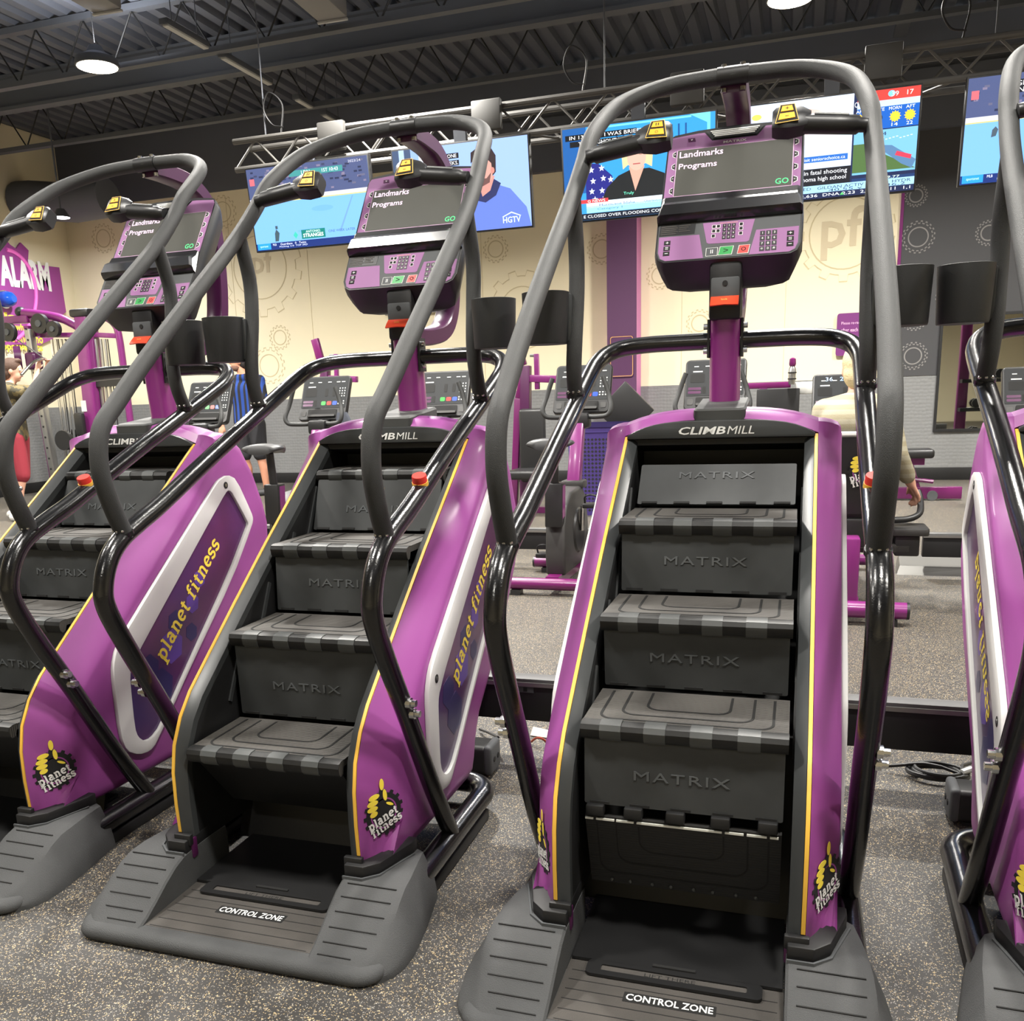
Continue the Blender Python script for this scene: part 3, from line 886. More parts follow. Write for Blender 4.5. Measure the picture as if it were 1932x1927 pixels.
    cm = con_m(.0004)
    def face(name, P, m, th=.001, par=None):
        return poly(name, P, m, par or cs, cm, th)
    sc_ = [(-.1515, .2075), (.1555, .2075), (.1555, .368), (-.1515, .368)]
    up = [(-.178, .196), (-.060, .198), (-.050, .184), (.050, .184), (.060, .198), (.178, .196), (.177, .405), (.170, .417), (.10, .424), (.082, .424), (.060, .392), (-.060, .392), (-.082, .424), (-.10, .424), (-.170, .417), (-.177, .405)]
    face('face_plate', up, M_CONSOLE)
    face('face_edge', rrect(-.1532, .2058, .1572, .3697, .003), mat('pink_print', (222, 190, 216), .5), .0013)
    s_ = face('screen', sc_, M_LCD, .0022)
    pk = glow((255, 214, 240), 1.0); gr = glow((90, 240, 140), 1.0)
    def ctext(s, x, w, m, par=cs, d=.003, **k):
        return text(s, m, par, con(x, w, d), (1, 0, 0), WD, **k)
    ctext('Landmarks', -.0865, .3505, pk, width=.118, height=.022, bold=.012)
    ctext('Programs', -.0935, .306, pk, width=.103, height=.026, bold=.012)
    ctext('GO', .131, .2235, gr, width=.034, height=.019, bold=.012)
    tv = face('vent', [(-.078, .424), (-.058, .398), (.058, .398), (.078, .424), (.06, .433), (-.06, .433)], M_TRIM, .003)
    for k in range(4):
        face('vent_slot', rrect(-.066 + .004 * k, .4235 - .006 * k - .0019, .066 - .004 * k, .4235 - .006 * k + .0019, .001), M_WHITEPRINT, .0036)
    ctext('MATRIX', .002, .3815, M_WHITEPRINT, d=.0024, width=.062, height=.0085, bold=.02)
    face('fan_key', [(-.125, .396), (-.105, .396), (-.108, .408), (-.127, .408)], M_DKPURPLE, .0022)
    ctext('v', -.116, .402, M_WHITEPRINT, d=.003, width=.006, height=.005)
    for k in range(4):
        w = .3545 - .0428 * k
        face('soft_key_rim', [(-.1565, w - .012), (-.165, w - .006), (-.165, w + .006), (-.1565, w + .012)], M_WHITEPRINT, .0016)
        face('soft_key', [(-.1555, w - .010), (-.1635, w - .005), (-.1635, w + .005), (-.1555, w + .010)], M_GROOVE, .0022)
        face('soft_key_rim', [(.1605, w - .012), (.1705, w - .006), (.1705, w + .006), (.1605, w + .012)], M_WHITEPRINT, .0016)
        face('soft_key', [(.159, w - .010), (.1685, w - .005), (.1685, w + .005), (.159, w + .010)], M_GROOVE, .0022)
        ctext('>', -.1590, w, M_WHITEPRINT, d=.003, width=.004, height=.006); ctext('<', .1630, w, M_WHITEPRINT, d=.003, width=.004, height=.006)
    ctext('download the planet fitness app', 0, .1915, mat('orange_print', (240, 170, 140), .5), d=.0026, width=.088, height=.0065)
    # ledge
    rings = []
    for x, k in ((-.187, .7), (-.180, 1), (.180, 1), (.187, .7)):
        rings.append([tuple(con(x * (1 if ww < .15 else .955), ww, d * k)) for d, ww in ((.0, .197), (.014, .193), (.018, .172), (.034, .150), (.030, .120), (.012, .113), (0, .112))])
    build('ledge', MB().loft(rings), M_LEDGE, cs, ang=25)
    face('lower_plate', [(-.158, -.0105), (.158, -.0105), (.174, -.002), (.182, .02), (.182, .112), (-.182, .112), (-.182, .02), (-.174, -.002)], M_CONGREY, .0008)
    pur = [(-.179, .070), (-.073, .069), (-.058, -.009), (-.157, -.0095), (-.171, -.001), (-.178, .018)]
    face('key_panel', pur, M_CONSOLE, .0014)
    face('key_panel', [(-p[0], p[1]) for p in pur], M_CONSOLE, .0014)
    face('key_panel', [(-.066, .106), (.068, .106), (.056, .036), (.050, .033), (-.046, .036), (-.052, .040)], M_CONSOLE, .0014)
    face('warning_label', [(-.179, .108), (-.084, .108), (-.086, .074), (-.180, .074)], M_CONBLACK, .0014)
    wl = MB()
    for k in range(5):
        for x0, x1 in ((-.176, -.135 + .004 * (k % 2)), (-.128, -.098 - .005 * (k % 3))):
            if k < 4 or x0 < -.15:
                wl.box(((x0 + x1) / 2, .1035 - .0062 * k, .0018), (x1 - x0, .0026, .0006))
    link('warning_text', wl.mesh('warning_text', smooth=False), M_PLATE, cs, cm)
    def key(x, w, a, b, m, sym=None, sm=None, rim=True, sk=0.0):
        if rim: face('key_rim', [(x - a - .0012 - sk, w - b - .0012), (x + a + .0012 - sk, w - b - .0012), (x + a + .0012 + sk, w + b + .0012), (x - a - .0012 + sk, w + b + .0012)], M_WHITEPRINT, .0018)
        face('key', [(x - a - sk, w - b), (x + a - sk, w - b), (x + a + sk, w + b), (x - a + sk, w + b)], m, .0024)
        if sym: ctext(sym, x, w, sm or M_WHITEPRINT, d=.0032, height=b * 1.0, name='key_symbol')
    key(-.037, .0085, .014, .012, M_CONGREY, 'II')
    key(-.001, .0095, .0165, .0125, M_GREENKEY, '>', M_GROOVE, sk=.002)
    key(.044, .0095, .0130, .0125, M_REDKEY, 'o', M_GROOVE, sk=.002)
    for x, d, nm in ((-.156, -1, 'n'), (.159, 1, 'g')):
        for w, sy in ((.049, '+'), (.031, '='), (.014, '-')):
            key(x, w, .0085, .0068, M_GROOVE, None, rim=False)
            ctext(sy, x, w, M_WHITEPRINT, d=.0032, name='key_symbol', width=.008, height=.007 if sy != '-' else .0018)
    for r in range(4):
        for c in range(3):
            sy = '123456789*0#'[r * 3 + c]
            x = .0895 + .0150 * c; w = .056 - .0168 * r
            key(x, w, .0062, .0068, M_CONBLACK, sy, rim=False)
            x = -.0085 + .0118 * c; w = .091 - .0128 * r
            key(x, w, .0048, .0052, M_CONBLACK, sy, rim=False)
    for x, w in ((-.036, .091), (-.036, .076), (-.036, .060), (.034, .092), (.034, .078), (.034, .062), (-.0245, .091), (-.0245, .076)):
        key(x, w, .004, .0042, M_GROOVE, None, rim=True)
    ctext('entertainment', .002, .1005, mat('orange_print', (240, 170, 140), .5), d=.0026, width=.045, height=.004)
    return root

PH_C = dict(treads=[(.776, .880), (.546, .700), (.337, .526)],
            risers=[((1.085, .985), (1.005, .890), True, .72), ((.785, .858), (.775, .708), True, .5), ((.555, .678), (.566, .534), True, .5), ((.347, .502), (.342, .348), True, .45)], lower=True)
PH_B = dict(treads=[(1.003, .978), (.715, .802), (.484, .612), (.268, .382)],
            risers=[((.999, .952), (.945, .810), True, .42), ((.724, .780), (.712, .620), True, .5), ((.493, .590), (.497, .392), True, .42)], lower=False)
c_mid = make_climber('purple stair climber facing straight on, third from left, lowest step hinged open', PH_C)
c_b = make_climber('purple stair climber second from left, whole grey platform visible, dark gap below steps', PH_B)
c_b.location = (-.96198, .06602, 0); c_b.rotation_euler = (0, 0, .00135)
c_a = copy_tree(c_b); c_a.location = (-1.93395, .09123, 0); c_a.rotation_euler = (0, 0, -.01331)
c_a['label'] = 'purple stair climber at the left edge, its right side panel fully showing'
c_d = copy_tree(c_mid); c_d.location = (.9120, .02473, 0); c_d.rotation_euler = (0, 0, -.02396)
c_d['label'] = 'purple stair climber at the right edge, only its left side visible'

# ------------------------------------------------------------------ ceiling: lamps, joists, strips
M_LENS = glow((255, 240, 210), 14.0)
M_FIXT = mat('fixture_white', (170, 170, 168), 0.5)
LAMP_WHERE = ['lit round lamp at upper left of the picture', 'lit round lamp over the bikes', 'lit round lamp over the third climber', 'lit round lamp over the right climber', 'lit round lamp over the leftmost climber',
              'lit round lamp left of the camera', 'lit round lamp right of the camera', 'lit round lamp far right of the camera', 'lit round lamp behind the camera on the left', 'lit round lamp behind the camera', 'lit round lamp near the right wall', 'lit round lamp above the weather screen', 'added unseen round lamp above the man on screen', 'added unseen round lamp left of the cable machine']
for (x, y), wh in zip(LAMPS, LAMP_WHERE):
    t = thing('high_bay_lamp', 'black ' + wh + ', hung below the ceiling', 'lamp', (x, y, LAMP_Z), 0, 'high bay lamps')
    build('housing', MB().lathe([(.20, -.02), (.205, .0), (.19, .05), (.09, .10), (.06, .16), (.0, .17)], n=28), M_BEAM, t)
    build('hanger', MB().cyl((0, 0, .16), (0, 0, ZC + .07 - LAMP_Z), .004, n=6), M_BLACK, t)
    build('lens', MB().lathe([(.185, -.022), (.185, -.012)], n=28), M_LENS, t)
for y, wh in ((7.35, 'nearest to the viewer of the two in view'), (9.3, 'farther from the viewer of the two in view'), (5.2, 'above the hanging screens'), (3.9, 'above the bikes')):
    t = thing('steel_joist', 'dark open web steel joist ' + wh, 'joist', (0, y, 0), 0, 'ceiling joists')
    w = XR - XL
    build('bottom_chord', MB().box((XL + w / 2, 0, 4.60), (w, .09, .05)), M_BEAM, t)
    build('top_chord', MB().box((XL + w / 2, 0, ZC - .04), (w, .09, .06)), M_BEAM, t)
    zz = [(XL + .02 + (w - .04) * k / 56, 0, 4.61 if k % 2 else ZC - .06) for k in range(57)]
    wbm = MB()
    for a, b in zip(zz[:-1], zz[1:]):
        wbm.tube([a, b], .009, 6)
    build('web', wbm, M_BLACK, t)['kind'] = 'stuff'
b = build('ceiling_beam', MB().box((XL / 2 + XR / 2, 8.47, 4.78), (XR - XL, .14, .04)).box((XL / 2 + XR / 2, 8.47, 4.96), (XR - XL, .02, .38)).box((XL / 2 + XR / 2, 8.47, 5.135), (XR - XL, .14, .03)), M_BEAM)
tag(b, 'deep dark steel beam crossing the ceiling between the two joists', 'beam')
b = build('ceiling_beam', MB().box((1.1, 2.6, 4.86), (.14, 16, .04)).box((1.1, 2.6, 5.0), (.02, 16, .28)), M_BEAM)
tag(b, 'dark beam running front to back above the third climber', 'beam')
for y0, y1, wh in ((6.5, 7.15, 'nearest of the four in line'), (7.4, 8.3, 'second of the four in line'), (8.85, 9.2, 'third of the four in line'), (9.5, 10.0, 'farthest of the four in line')):
    t = thing('strip_light', 'unlit white strip light under the ceiling, ' + wh, 'strip light', (-5.39, (y0 + y1) / 2, 4.56), 0, 'unlit strip lights')
    build('housing', MB().box((0, 0, .02), (.09, y1 - y0, .05)), M_BEAM, t, bevel=.005)
    for yy in (-.3, .3):
        build('hanger', MB().cyl((0, yy * (y1 - y0), .03), (0, yy * (y1 - y0), ZC + .07 - 4.56), .005, n=6), M_BEAM, t)
    build('diffuser', MB().box((.01, 0, -.012), (.06, y1 - y0 - .03, .02)), M_FIXT, t, bevel=.004)
for (x, y), wh in (((-4.0, 6.85), 'right of the strip lights'), ((-5.72, 5.9), 'cut off by the top edge above the lit lamp')):
    t = thing('ceiling_speaker', 'off white boxy ceiling speaker ' + wh, 'speaker', (x, y, 4.6), .05, 'boxy ceiling speakers')
    build('cabinet', MB().loft([[(a * .15, b * .30, z) for a, b in ((-1, -1), (1, -1), (1, 1), (-1, 1))] for z in (0, .16)]), mat('speaker_grey', (120, 118, 118), .6), t, bevel=.02)
    build('rim', MB().box((0, .29, -.01), (.30, .03, .02)), M_FIXT, t, bevel=.004)
d = build('air_duct', MB().tube([Vector((XL + .02, 10.0, 4.15)), at(60, 378, 1, 10.0), at(140, 383, 1, 10.0), at(205, 372, 1, 10.0)], .26, 18), M_CEIL)
tag(d, 'black round air duct at the left end under the ceiling', 'duct')
t = thing('spotlight', 'small lit white spotlight near the left wall corner', 'lamp', at(116, 410, 1, 9.05))
build('shade', MB().lathe([(.05, .10), (.11, 0), (.105, -.005), (.045, .09)], n=20), M_BEAM, t)
build('bulb', MB().lathe([(.10, -.008), (.10, .004)], n=20), glow((245, 248, 255), 6.0), t)
sld = bpy.data.lights.new('spot_lamp', 'AREA'); sld.shape = 'DISK'; sld.size = .18; sld.energy = 60; sld.color = (.96, .98, 1)
slo = bpy.data.objects.new('spot_lamp', sld); slo.location = t.location + Vector((0, 0, -.02)); COL.objects.link(slo)
build('stem', MB().cyl((0, 0, .09), (0, 0, ZC + .07 - t.location.z), .012), M_BEAM, t)
for i, (u, v, w) in enumerate(((1783, 42, 'hanging above the right end of the truss'), (1508, 3, 'hanging above the news screen'))):
    pass

# ------------------------------------------------------------------ truss with screens
TY, TX0, TX1 = 6.10, -4.52, 4.2
tr = thing('lighting_truss', 'grey box truss hung from the ceiling carrying the screens', 'truss', (0, 0, 0))
M_TRUSS = mat('truss_grey', (82, 80, 77), 0.55)
for y in (TY, TY + .26):
    for z in (3.16, 3.385):
        build('chord', MB().tube([(TX0, y, z), (TX1, y, z)], .024, 10), M_TRUSS, tr)
n = 40
brace = {}
for (ya, yb, za, zb, k0) in ((TY, TY, 3.16, 3.385, 0), (TY + .26, TY + .26, 3.16, 3.385, 1), (TY, TY + .26, 3.16, 3.16, 0)):
    dx = (TX1 - TX0) / n
    for k in range(n):
        up = (k + k0) % 2
        key = (ya, yb, za, zb, up)
        if key not in brace:
            a = Vector((0, yb if up else ya, zb if up else za)); bb = Vector((dx, ya if up else yb, za if up else zb))
            brace[key] = MB().tube([a, bb], .010, 6).mesh('brace'); brace[key].materials.append(M_TRUSS)
        link('brace', brace[key], None, tr, Matrix.Translation((TX0 + dx * k, 0, 0)))
for x in (-4.2, -1.28, 1.35, 3.8):
    w = build('hanging_wire', MB().tube([(x, TY, 3.4), (x, TY, ZC)], .006, 6), M_BEAM)
    tag(w, 'thin steel wire holding the truss ' + {-4.2: 'at its left end', -1.28: 'above the woman on screen', 1.35: 'above the right hockey screen', 3.8: 'past the right picture edge'}[x], 'wire', 'truss wires')
for x, wh in ((-4.05, 'at the left truss end'), (-1.45, 'above the woman on screen'), (1.15, 'above the weather screen')):
    c = cr([(x, TY, 3.40), (x + .03, TY, 3.62), (x - .08, TY - .02, 3.72), (x - .14, TY - .02, 3.6), (x - .08, TY, 3.48), (x + .02, TY, 3.45)], 6)
    tag(build('signal_cable', MB().tube(c, .007, 6), M_BLACK), 'black looped cable on the truss ' + wh, 'cable', 'looped truss cables')
for x, wh in ((-3.55, 'above the left hockey screen'), (-2.2, 'above the man on screen'), (-.66, 'above the woman on screen'), (.66, 'above the weather screen')):
    t = build('amplifier_box', MB().box((x, TY - .058, 3.31), (.24, .06, .22)), mat('mount_grey', (60, 59, 57), .6), bevel=.01)
    tag(t, 'flat grey mounting box on the truss ' + wh, 'mounting box', 'truss mounting boxes')

TILT = .12
TVW, TVH = 1.13, .645
def tv(xc, zc, label):
    t = thing('hanging_screen', label, 'television', (xc, TY - .10, zc), 0, 'televisions under the truss')
    t.rotation_euler = (TILT, 0, 0)
    build('frame', MB().box((0, .03, 0), (TVW + .025, .055, TVH + .025)), M_BLACK, t, bevel=.005)
    build('mount_arm', MB().box((0, .08, .30), (.10, .05, .30)), M_BEAM, t)
    return t
def S(t):
    return Matrix((Vector((1, 0, 0)), Vector((0, 0, 1)), Vector((0, -1, 0)))).transposed().to_4x4()
def sp(t, P, c, layer=0, s=1.0, name='picture_area'):
    mw = Matrix.Translation((0, .002 - .0012 * layer, 0)) @ S(t)
    return poly(name, [((p[0] - .5) * TVW, (p[1] - .5) * TVH) for p in P], glow(c, s), t, mw, .0008)
def sr(t, x0, y0, x1, y1, c, layer=0, s=1.0, name='picture_area'):
    return sp(t, [(x0, y0), (x1, y0), (x1, y1), (x0, y1)], c, layer, s, name)
def st(t, s, x, y, w, h, c, layer=4, **k):
    return text(s, glow(c, 1.0), t, ((x - .5) * TVW, .0005 - .0012 * layer, (y - .5) * TVH), (1, 0, 0), (0, 0, 1), width=w * TVW, height=h * TVH, **k)
def sel(t, cx, cy, a, b, c, layer, n=20, s=1.0):
    return sp(t, [(cx + a * math.cos(2 * PI * k / n), cy + b * math.sin(2 * PI * k / n)) for k in range(n)], c, layer, s)
Z0 = 2.795
SC = .88
def hockey(t, flip):
    sr(t, 0, 0, 1, 1, (120, 178, 255), 0, SC, 'screen')
    sr(t, 0, .60, 1, 1, (92, 104, 150), 1, .6)
    random.seed(3 if flip else 5)
    for k in range(70):
        x, y = random.random() * .96, .66 + random.random() * .3
        sr(t, x, y, x + .02 + .02 * random.random(), y + .022, random.choice(((70, 76, 110), (120, 120, 150), (52, 60, 96), (150, 140, 170))), 2, .6)
    sr(t, 0, .585, 1, .635, (226, 226, 240), 3, .7)
    sr(t, 0, .575, 1, .587, (230, 214, 120), 3, .7)
    sel(t, .6, .45, .09, .035, (104, 160, 236), 1); sel(t, .45, .2, .08, .02, (104, 160, 236), 1)
    sp(t, [(.72, .16), (.735, .16), (.86, .56), (.85, .56)], (104, 146, 214), 1)
    sr(t, 0, 0, 1, .085, (24, 50, 120), 2, .8)
    sr(t, .01, .01, .125, .085, (40, 150, 240), 3, .9)
    st(t, 'sportsnet', .068, .045, .07, .03, (190, 230, 255))
    st(t, 'MLB', .16, .062, .03, .025, (230, 235, 255)); st(t, 'Guardians   0   Twins', .32, .062, .22, .026, (230, 235, 255)); st(t, 'Pitching: 2-0  TOP 3RD', .32, .028, .24, .026, (210, 220, 250))
    sr(t, .02, .80, .06, .88, (240, 110, 120), 4, .8)
tv1 = tv(-3.775, Z0, 'leftmost hanging screen showing hockey with a player caption')
hockey(tv1, False)
sr(tv1, .36, .855, .80, .925, (70, 150, 150), 4, .8); sr(tv1, .46, .80, .62, .87, (60, 170, 150), 5, .8)
st(tv1, 'LDN', .50, .89, .07, .045, (235, 255, 250), 7); st(tv1, '1ST 10:43', .70, .89, .13, .04, (235, 245, 255), 7)
st(tv1, '2023/24', .90, .955, .10, .03, (200, 200, 215), 6)
sr(tv1, .40, .10, .60, .21, (20, 130, 120), 4, .8)
st(tv1, 'ANTONIO', .50, .185, .12, .03, (220, 255, 245), 6); st(tv1, 'STRANGES', .50, .14, .17, .045, (240, 255, 250), 6, bold=.02)
st(tv1, 'ONE WEEK LATER', .74, .165, .22, .03, (60, 80, 130), 6)
sp(tv1, [(.33, .155), (.35, .20), (.37, .155), (.35, .11)], (60, 180, 160), 4)
for P in ([(.17, .10), (.2, .1), (.215, .2), (.19, .25), (.175, .2)], [(.185, .25), (.205, .25), (.205, .29), (.185, .29)]):
    sp(tv1, P, (60, 80, 90), 4)
tv2 = tv(-2.42, Z0, 'hanging screen showing a dark haired man in a blue jersey')
sr(tv2, 0, 0, 1, 1, (150, 180, 250), 0, SC, 'screen')
sr(tv2, 0, .55, .14, 1, (70, 88, 120), 1, .8); sr(tv2, .05, .5, .09, 1, (170, 195, 235), 2, .9); sr(tv2, .14, .5, .2, 1, (140, 170, 220), 2, .9); sr(tv2, .2, .6, .33, 1, (214, 222, 240), 1, .95)
sp(tv2, [(.30, .0), (.36, .30), (.44, .46), (.56, .52), (.72, .53), (.86, .44), (.97, .22), (1, .0)], (96, 120, 206), 3, .9)
sp2 = lambda P, c, l, s=1.0: sp(tv2, [(p[0] + .055, p[1] - .02) for p in P], c, l, s)
sel2 = lambda cx, cy, a, b, c, l, s=1.0: sel(tv2, cx + .055, cy - .02, a, b, c, l, s=s)
sp2( [(.52, .50), (.56, .36), (.62, .33), (.70, .40), (.74, .53), (.66, .62), (.56, .60)], (44, 50, 96), 4, .8)
sp2( [(.57, .60), (.60, .40), (.66, .46), (.70, .62)], (196, 140, 130), 5, .9)
sel2( .615, .70, .082, .17, (206, 152, 140), 6, s=.9)
sp2( [(.53, .78), (.535, .90), (.60, .96), (.68, .94), (.715, .84), (.71, .66), (.685, .62), (.68, .76), (.64, .83), (.57, .84)], (54, 42, 46), 7, .8)
sp2( [(.535, .64), (.54, .56), (.60, .51), (.66, .55), (.675, .66), (.64, .6), (.57, .6)], (110, 78, 76), 7, .8)
sel2( .687, .68, .014, .035, (196, 130, 120), 8, s=.9)
sr(tv2, .30, .84, .50, .90, (20, 20, 26), 5); sr(tv2, .30, .76, .50, .82, (20, 20, 26), 5)
st(tv2, 'ON ONE', .42, .87, .13, .04, (240, 240, 245), 7); st(tv2, 'S WEEKS.', .42, .79, .15, .04, (240, 240, 245), 7); st(tv2, 'WO', .18, .77, .05, .04, (240, 240, 245), 7)
st(tv2, 'HGTV', .86, .09, .13, .07, (196, 214, 255), 8, bold=.02); sp(tv2, [(.79, .13), (.86, .18), (.93, .13), (.92, .125), (.86, .165), (.80, .125)], (196, 214, 255), 8)
tv3 = tv(-1.015, Z0, 'hanging screen showing a blond woman at a news briefing')
sr(tv3, 0, 0, 1, 1, (52, 150, 226), 0, SC, 'screen')
for k in range(11):
    x = .36 + .045 * k
    sr(tv3, x, .78, x + .012, .92, (30, 90, 150), 1, .8)
sp(tv3, [(.30, .97), (.85, .97), (.85, .99), (.30, .99)], (110, 200, 240), 1); sp(tv3, [(.84, 1), (.95, .9), (.95, .7), (.97, .7), (.97, 1)], (110, 200, 240), 1)
sr(tv3, 0, .30, .16, 1, (30, 96, 168), 1, .8)
sp(tv3, [(.15, .18), (.15, .62), (.24, .60), (.33, .46), (.36, .18)], (36, 40, 130), 2, .8)
for x, y in ((.19, .54), (.26, .55), (.20, .42), (.27, .44), (.32, .42), (.19, .31), (.26, .31), (.21, .22), (.28, .23)):
    sp(tv3, [(x + .021 * (1 if q % 2 == 0 else .42) * math.sin(PI * q / 5), y + .037 * (1 if q % 2 == 0 else .42) * math.cos(PI * q / 5)) for q in range(10)], (235, 238, 250), 3)
U3 = lambda u: .50 + (u - .62) * .80
V3 = lambda v: v - .05 if v > .3 else v
sp3 = lambda P, c, l, s=1.0: sp(tv3, [(U3(p[0]), V3(p[1])) for p in P], c, l, s)
sel3 = lambda cx, cy, a, b, c, l, s=1.0: sel(tv3, U3(cx), V3(cy), a * .8, b * .9, c, l, s=s)
sr3 = lambda x0, y0, x1, y1, c, l, s=1.0: sr(tv3, U3(x0), V3(y0), U3(x1), V3(y1), c, l, s)
sp3( [(.31, .18), (.36, .38), (.46, .50), (.56, .55), (.72, .55), (.84, .48), (.92, .36), (.96, .18)], (26, 30, 34), 4, .9)
sp3( [(.55, .58), (.60, .32), (.68, .58)], (214, 160, 140), 5, .9)
sp3( [(.50, .56), (.49, .72), (.53, .84), (.62, .87), (.71, .84), (.75, .72), (.74, .56), (.69, .60), (.54, .60)], (220, 196, 150), 6, .9)
sel3( .615, .68, .078, .16, (222, 168, 150), 7, s=.95)
sr3( .55, .715, .68, .722, (120, 80, 76), 8, .8); sel3( .58, .715, .022, .02, (150, 110, 100), 8, s=.8); sel3( .65, .715, .022, .02, (150, 110, 100), 8, s=.8); sr3( .585, .60, .645, .612, (176, 90, 90), 8, .8)
sel(tv3, .77, .32, .035, .055, (200, 226, 240), 6); st(tv3, 'FEMA', .77, .245, .08, .03, (110, 170, 230), 7)
st(tv3, 'Truly', .44, .25, .07, .04, (110, 226, 190), 7)
sr(tv3, .02, .87, .50, .93, (14, 18, 24), 5); sr(tv3, .05, .80, .56, .86, (14, 18, 24), 5)
st(tv3, 'IN 13 > > >  I WAS BRIEFED ON', .35, .90, .60, .038, (240, 240, 240), 9); st(tv3, 'THROUGHOUT THE TIME', .32, .83, .42, .038, (240, 240, 240), 9)
sr(tv3, .15, .13, 1, .20, (214, 232, 246), 6, .95); sr(tv3, .15, .075, 1, .15, (150, 214, 240), 6, .9)
sr(tv3, .10, .185, .30, .225, (226, 60, 66), 7, .9); st(tv3, 'G NEWS', .22, .205, .12, .028, (255, 240, 240), 9)
st(tv3, 'Hurricane Idalia', .36, .155, .24, .028, (60, 90, 150), 9); st(tv3, 'Category 1', .31, .11, .17, .028, (60, 90, 150), 9); st(tv3, 'Charleston, SC', .62, .15, .16, .024, (60, 90, 150), 9); st(tv3, 'Wind', .80, .17, .06, .024, (60, 90, 150), 9); st(tv3, 'Speed', .80, .14, .07, .024, (60, 90, 150), 9)
sel(tv3, .90, .15, .035, .055, (220, 60, 80), 8); sel(tv3, .90, .15, .024, .038, (240, 240, 245), 9)
sr(tv3, 0, 0, 1, .072, (16, 26, 44), 7, .9); st(tv3, 'E CLOSED OVER FLOODING CONCERNS, TAMPA', .52, .036, .78, .036, (235, 240, 245), 9)
tv4 = tv(.335, Z0, 'hanging screen showing weather suns, headlines and stock prices')
sr(tv4, 0, 0, 1, 1, (28, 40, 78), 0, .8, 'screen')
sr(tv4, 0, .30, .63, 1, (206, 222, 248), 1, .9); sel(tv4, .33, .78, .16, .13, (236, 190, 180), 2, s=.9); sel(tv4, .06, .88, .03, .03, (240, 200, 90), 2); sr(tv4, .05, .55, .55, .68, (226, 214, 232), 2, .9)
sr(tv4, .28, .37, .61, .43, (40, 104, 190), 3, .9); st(tv4, 'or visit seniorschoice.ca', .45, .40, .29, .032, (235, 242, 255), 5)
sr(tv4, 0, .13, .63, .305, (22, 26, 36), 2, .9); st(tv4, 'ted in fatal shooting', .45, .26, .32, .055, (240, 242, 248), 5); st(tv4, 'Oklahoma high school', .44, .195, .33, .055, (240, 242, 248), 5)
sr(tv4, .65, .90, 1, 1, (226, 66, 60), 2, .9); st(tv4, '39   17', .90, .95, .12, .045, (255, 240, 236), 5); sel(tv4, .84, .955, .02, .03, (120, 190, 240), 4)
sr(tv4, .65, .84, 1, .90, (190, 216, 246), 2, .9); sr(tv4, .65, .63, 1, .84, (24, 96, 190), 2, .85)
st(tv4, 'CP24', .66, .885, .05, .05, (240, 245, 250), 5); st(tv4, 'AFT', .67, .815, .05, .03, (240, 245, 250), 5); st(tv4, 'NITE', .775, .815, .06, .03, (240, 245, 250), 5); st(tv4, 'MORN', .865, .815, .07, .03, (240, 245, 250), 5); st(tv4, 'AFT', .95, .815, .05, .03, (240, 245, 250), 5)
for x in (.67, .867, .95):
    sp(tv4, [(x + (.034 if q % 2 == 0 else .024) * math.cos(PI * q / 12), .735 + (.058 if q % 2 == 0 else .042) * math.sin(PI * q / 12)) for q in range(24)], (250, 200, 60), 4, .95)
sel(tv4, .775, .735, .022, .038, (20, 30, 60), 4); sel(tv4, .770, .735, .012, .034, (235, 235, 225), 5); sel(tv4, .776, .735, .011, .032, (20, 30, 60), 6)
st(tv4, '10', .78, .66, .035, .032, (240, 245, 250), 5); st(tv4, '14', .867, .66, .035, .032, (240, 245, 250), 5); st(tv4, '22', .95, .66, .035, .032, (240, 245, 250), 5)
sr(tv4, .64, .20, 1, .62, (120, 184, 226), 2, .85); sp(tv4, [(.64, .22), (.64, .50), (.72, .50), (.82, .38), (1, .22)], (84, 116, 66), 3, .75); sp(tv4, [(.76, .48), (.92, .27), (.98, .22), (1, .30), (.86, .46)], (90, 130, 170), 4, .8); sp(tv4, [(.88, .36), (.97, .31), (.975, .35), (.89, .40)], (210, 60, 84), 5, .9)
for k in range(12):
    sr(tv4, .74 + .02 * k, .52 + .006 * (k % 4), .752 + .02 * k, .528 + .006 * (k % 4), (214, 228, 240), 5, .9)
st(tv4, '24', .80, .58, .05, .035, (30, 50, 80), 5)
sr(tv4, 0, .06, 1, .135, (160, 206, 240), 3, .9); sr(tv4, .64, .135, 1, .165, (30, 60, 110), 3, .8)
st(tv4, 'LIMITED   GILDAN ACTIV    INC    HYDR', .62, .105, .72, .03, (30, 46, 80), 6); st(tv4, '33        40.55 v       36.2', .62, .075, .66, .026, (30, 46, 80), 6)
st(tv4, '83   49.77', .83, .15, .17, .024, (220, 240, 220), 6); sp(tv4, [(.82, .14), (.84, .14), (.83, .163)], (90, 210, 110), 7)
st(tv4, '2,132,636  DNA 2.23  2,05    0.11  1,1', .62, .03, .72, .034, (235, 240, 245), 6); sp(tv4, [(.575, .018), (.60, .018), (.587, .045)], (90, 210, 110), 7)
tv5 = tv(1.755, Z0, 'rightmost hanging screen showing hockey, cut by the frame')
hockey(tv5, True)
sr(tv5, .17, .82, .62, .94, (30, 34, 44), 5, .7); st(tv5, 'DIRIGHT THE ENTIRE', .38, .905, .42, .045, (240, 240, 240), 7); st(tv5, 'ALONE. OH', .29, .845, .22, .045, (240, 240, 240), 7)
st(tv5, 'Brand', .24, .605, .10, .035, (50, 80, 160), 7)
for cx, cy in ((.16, .50), (.27, .18)):
    sp(tv5, [(cx - .015, cy - .07), (cx + .01, cy - .06), (cx + .02, cy), (cx + .005, cy + .03), (cx - .012, cy)], (70, 84, 96), 6)

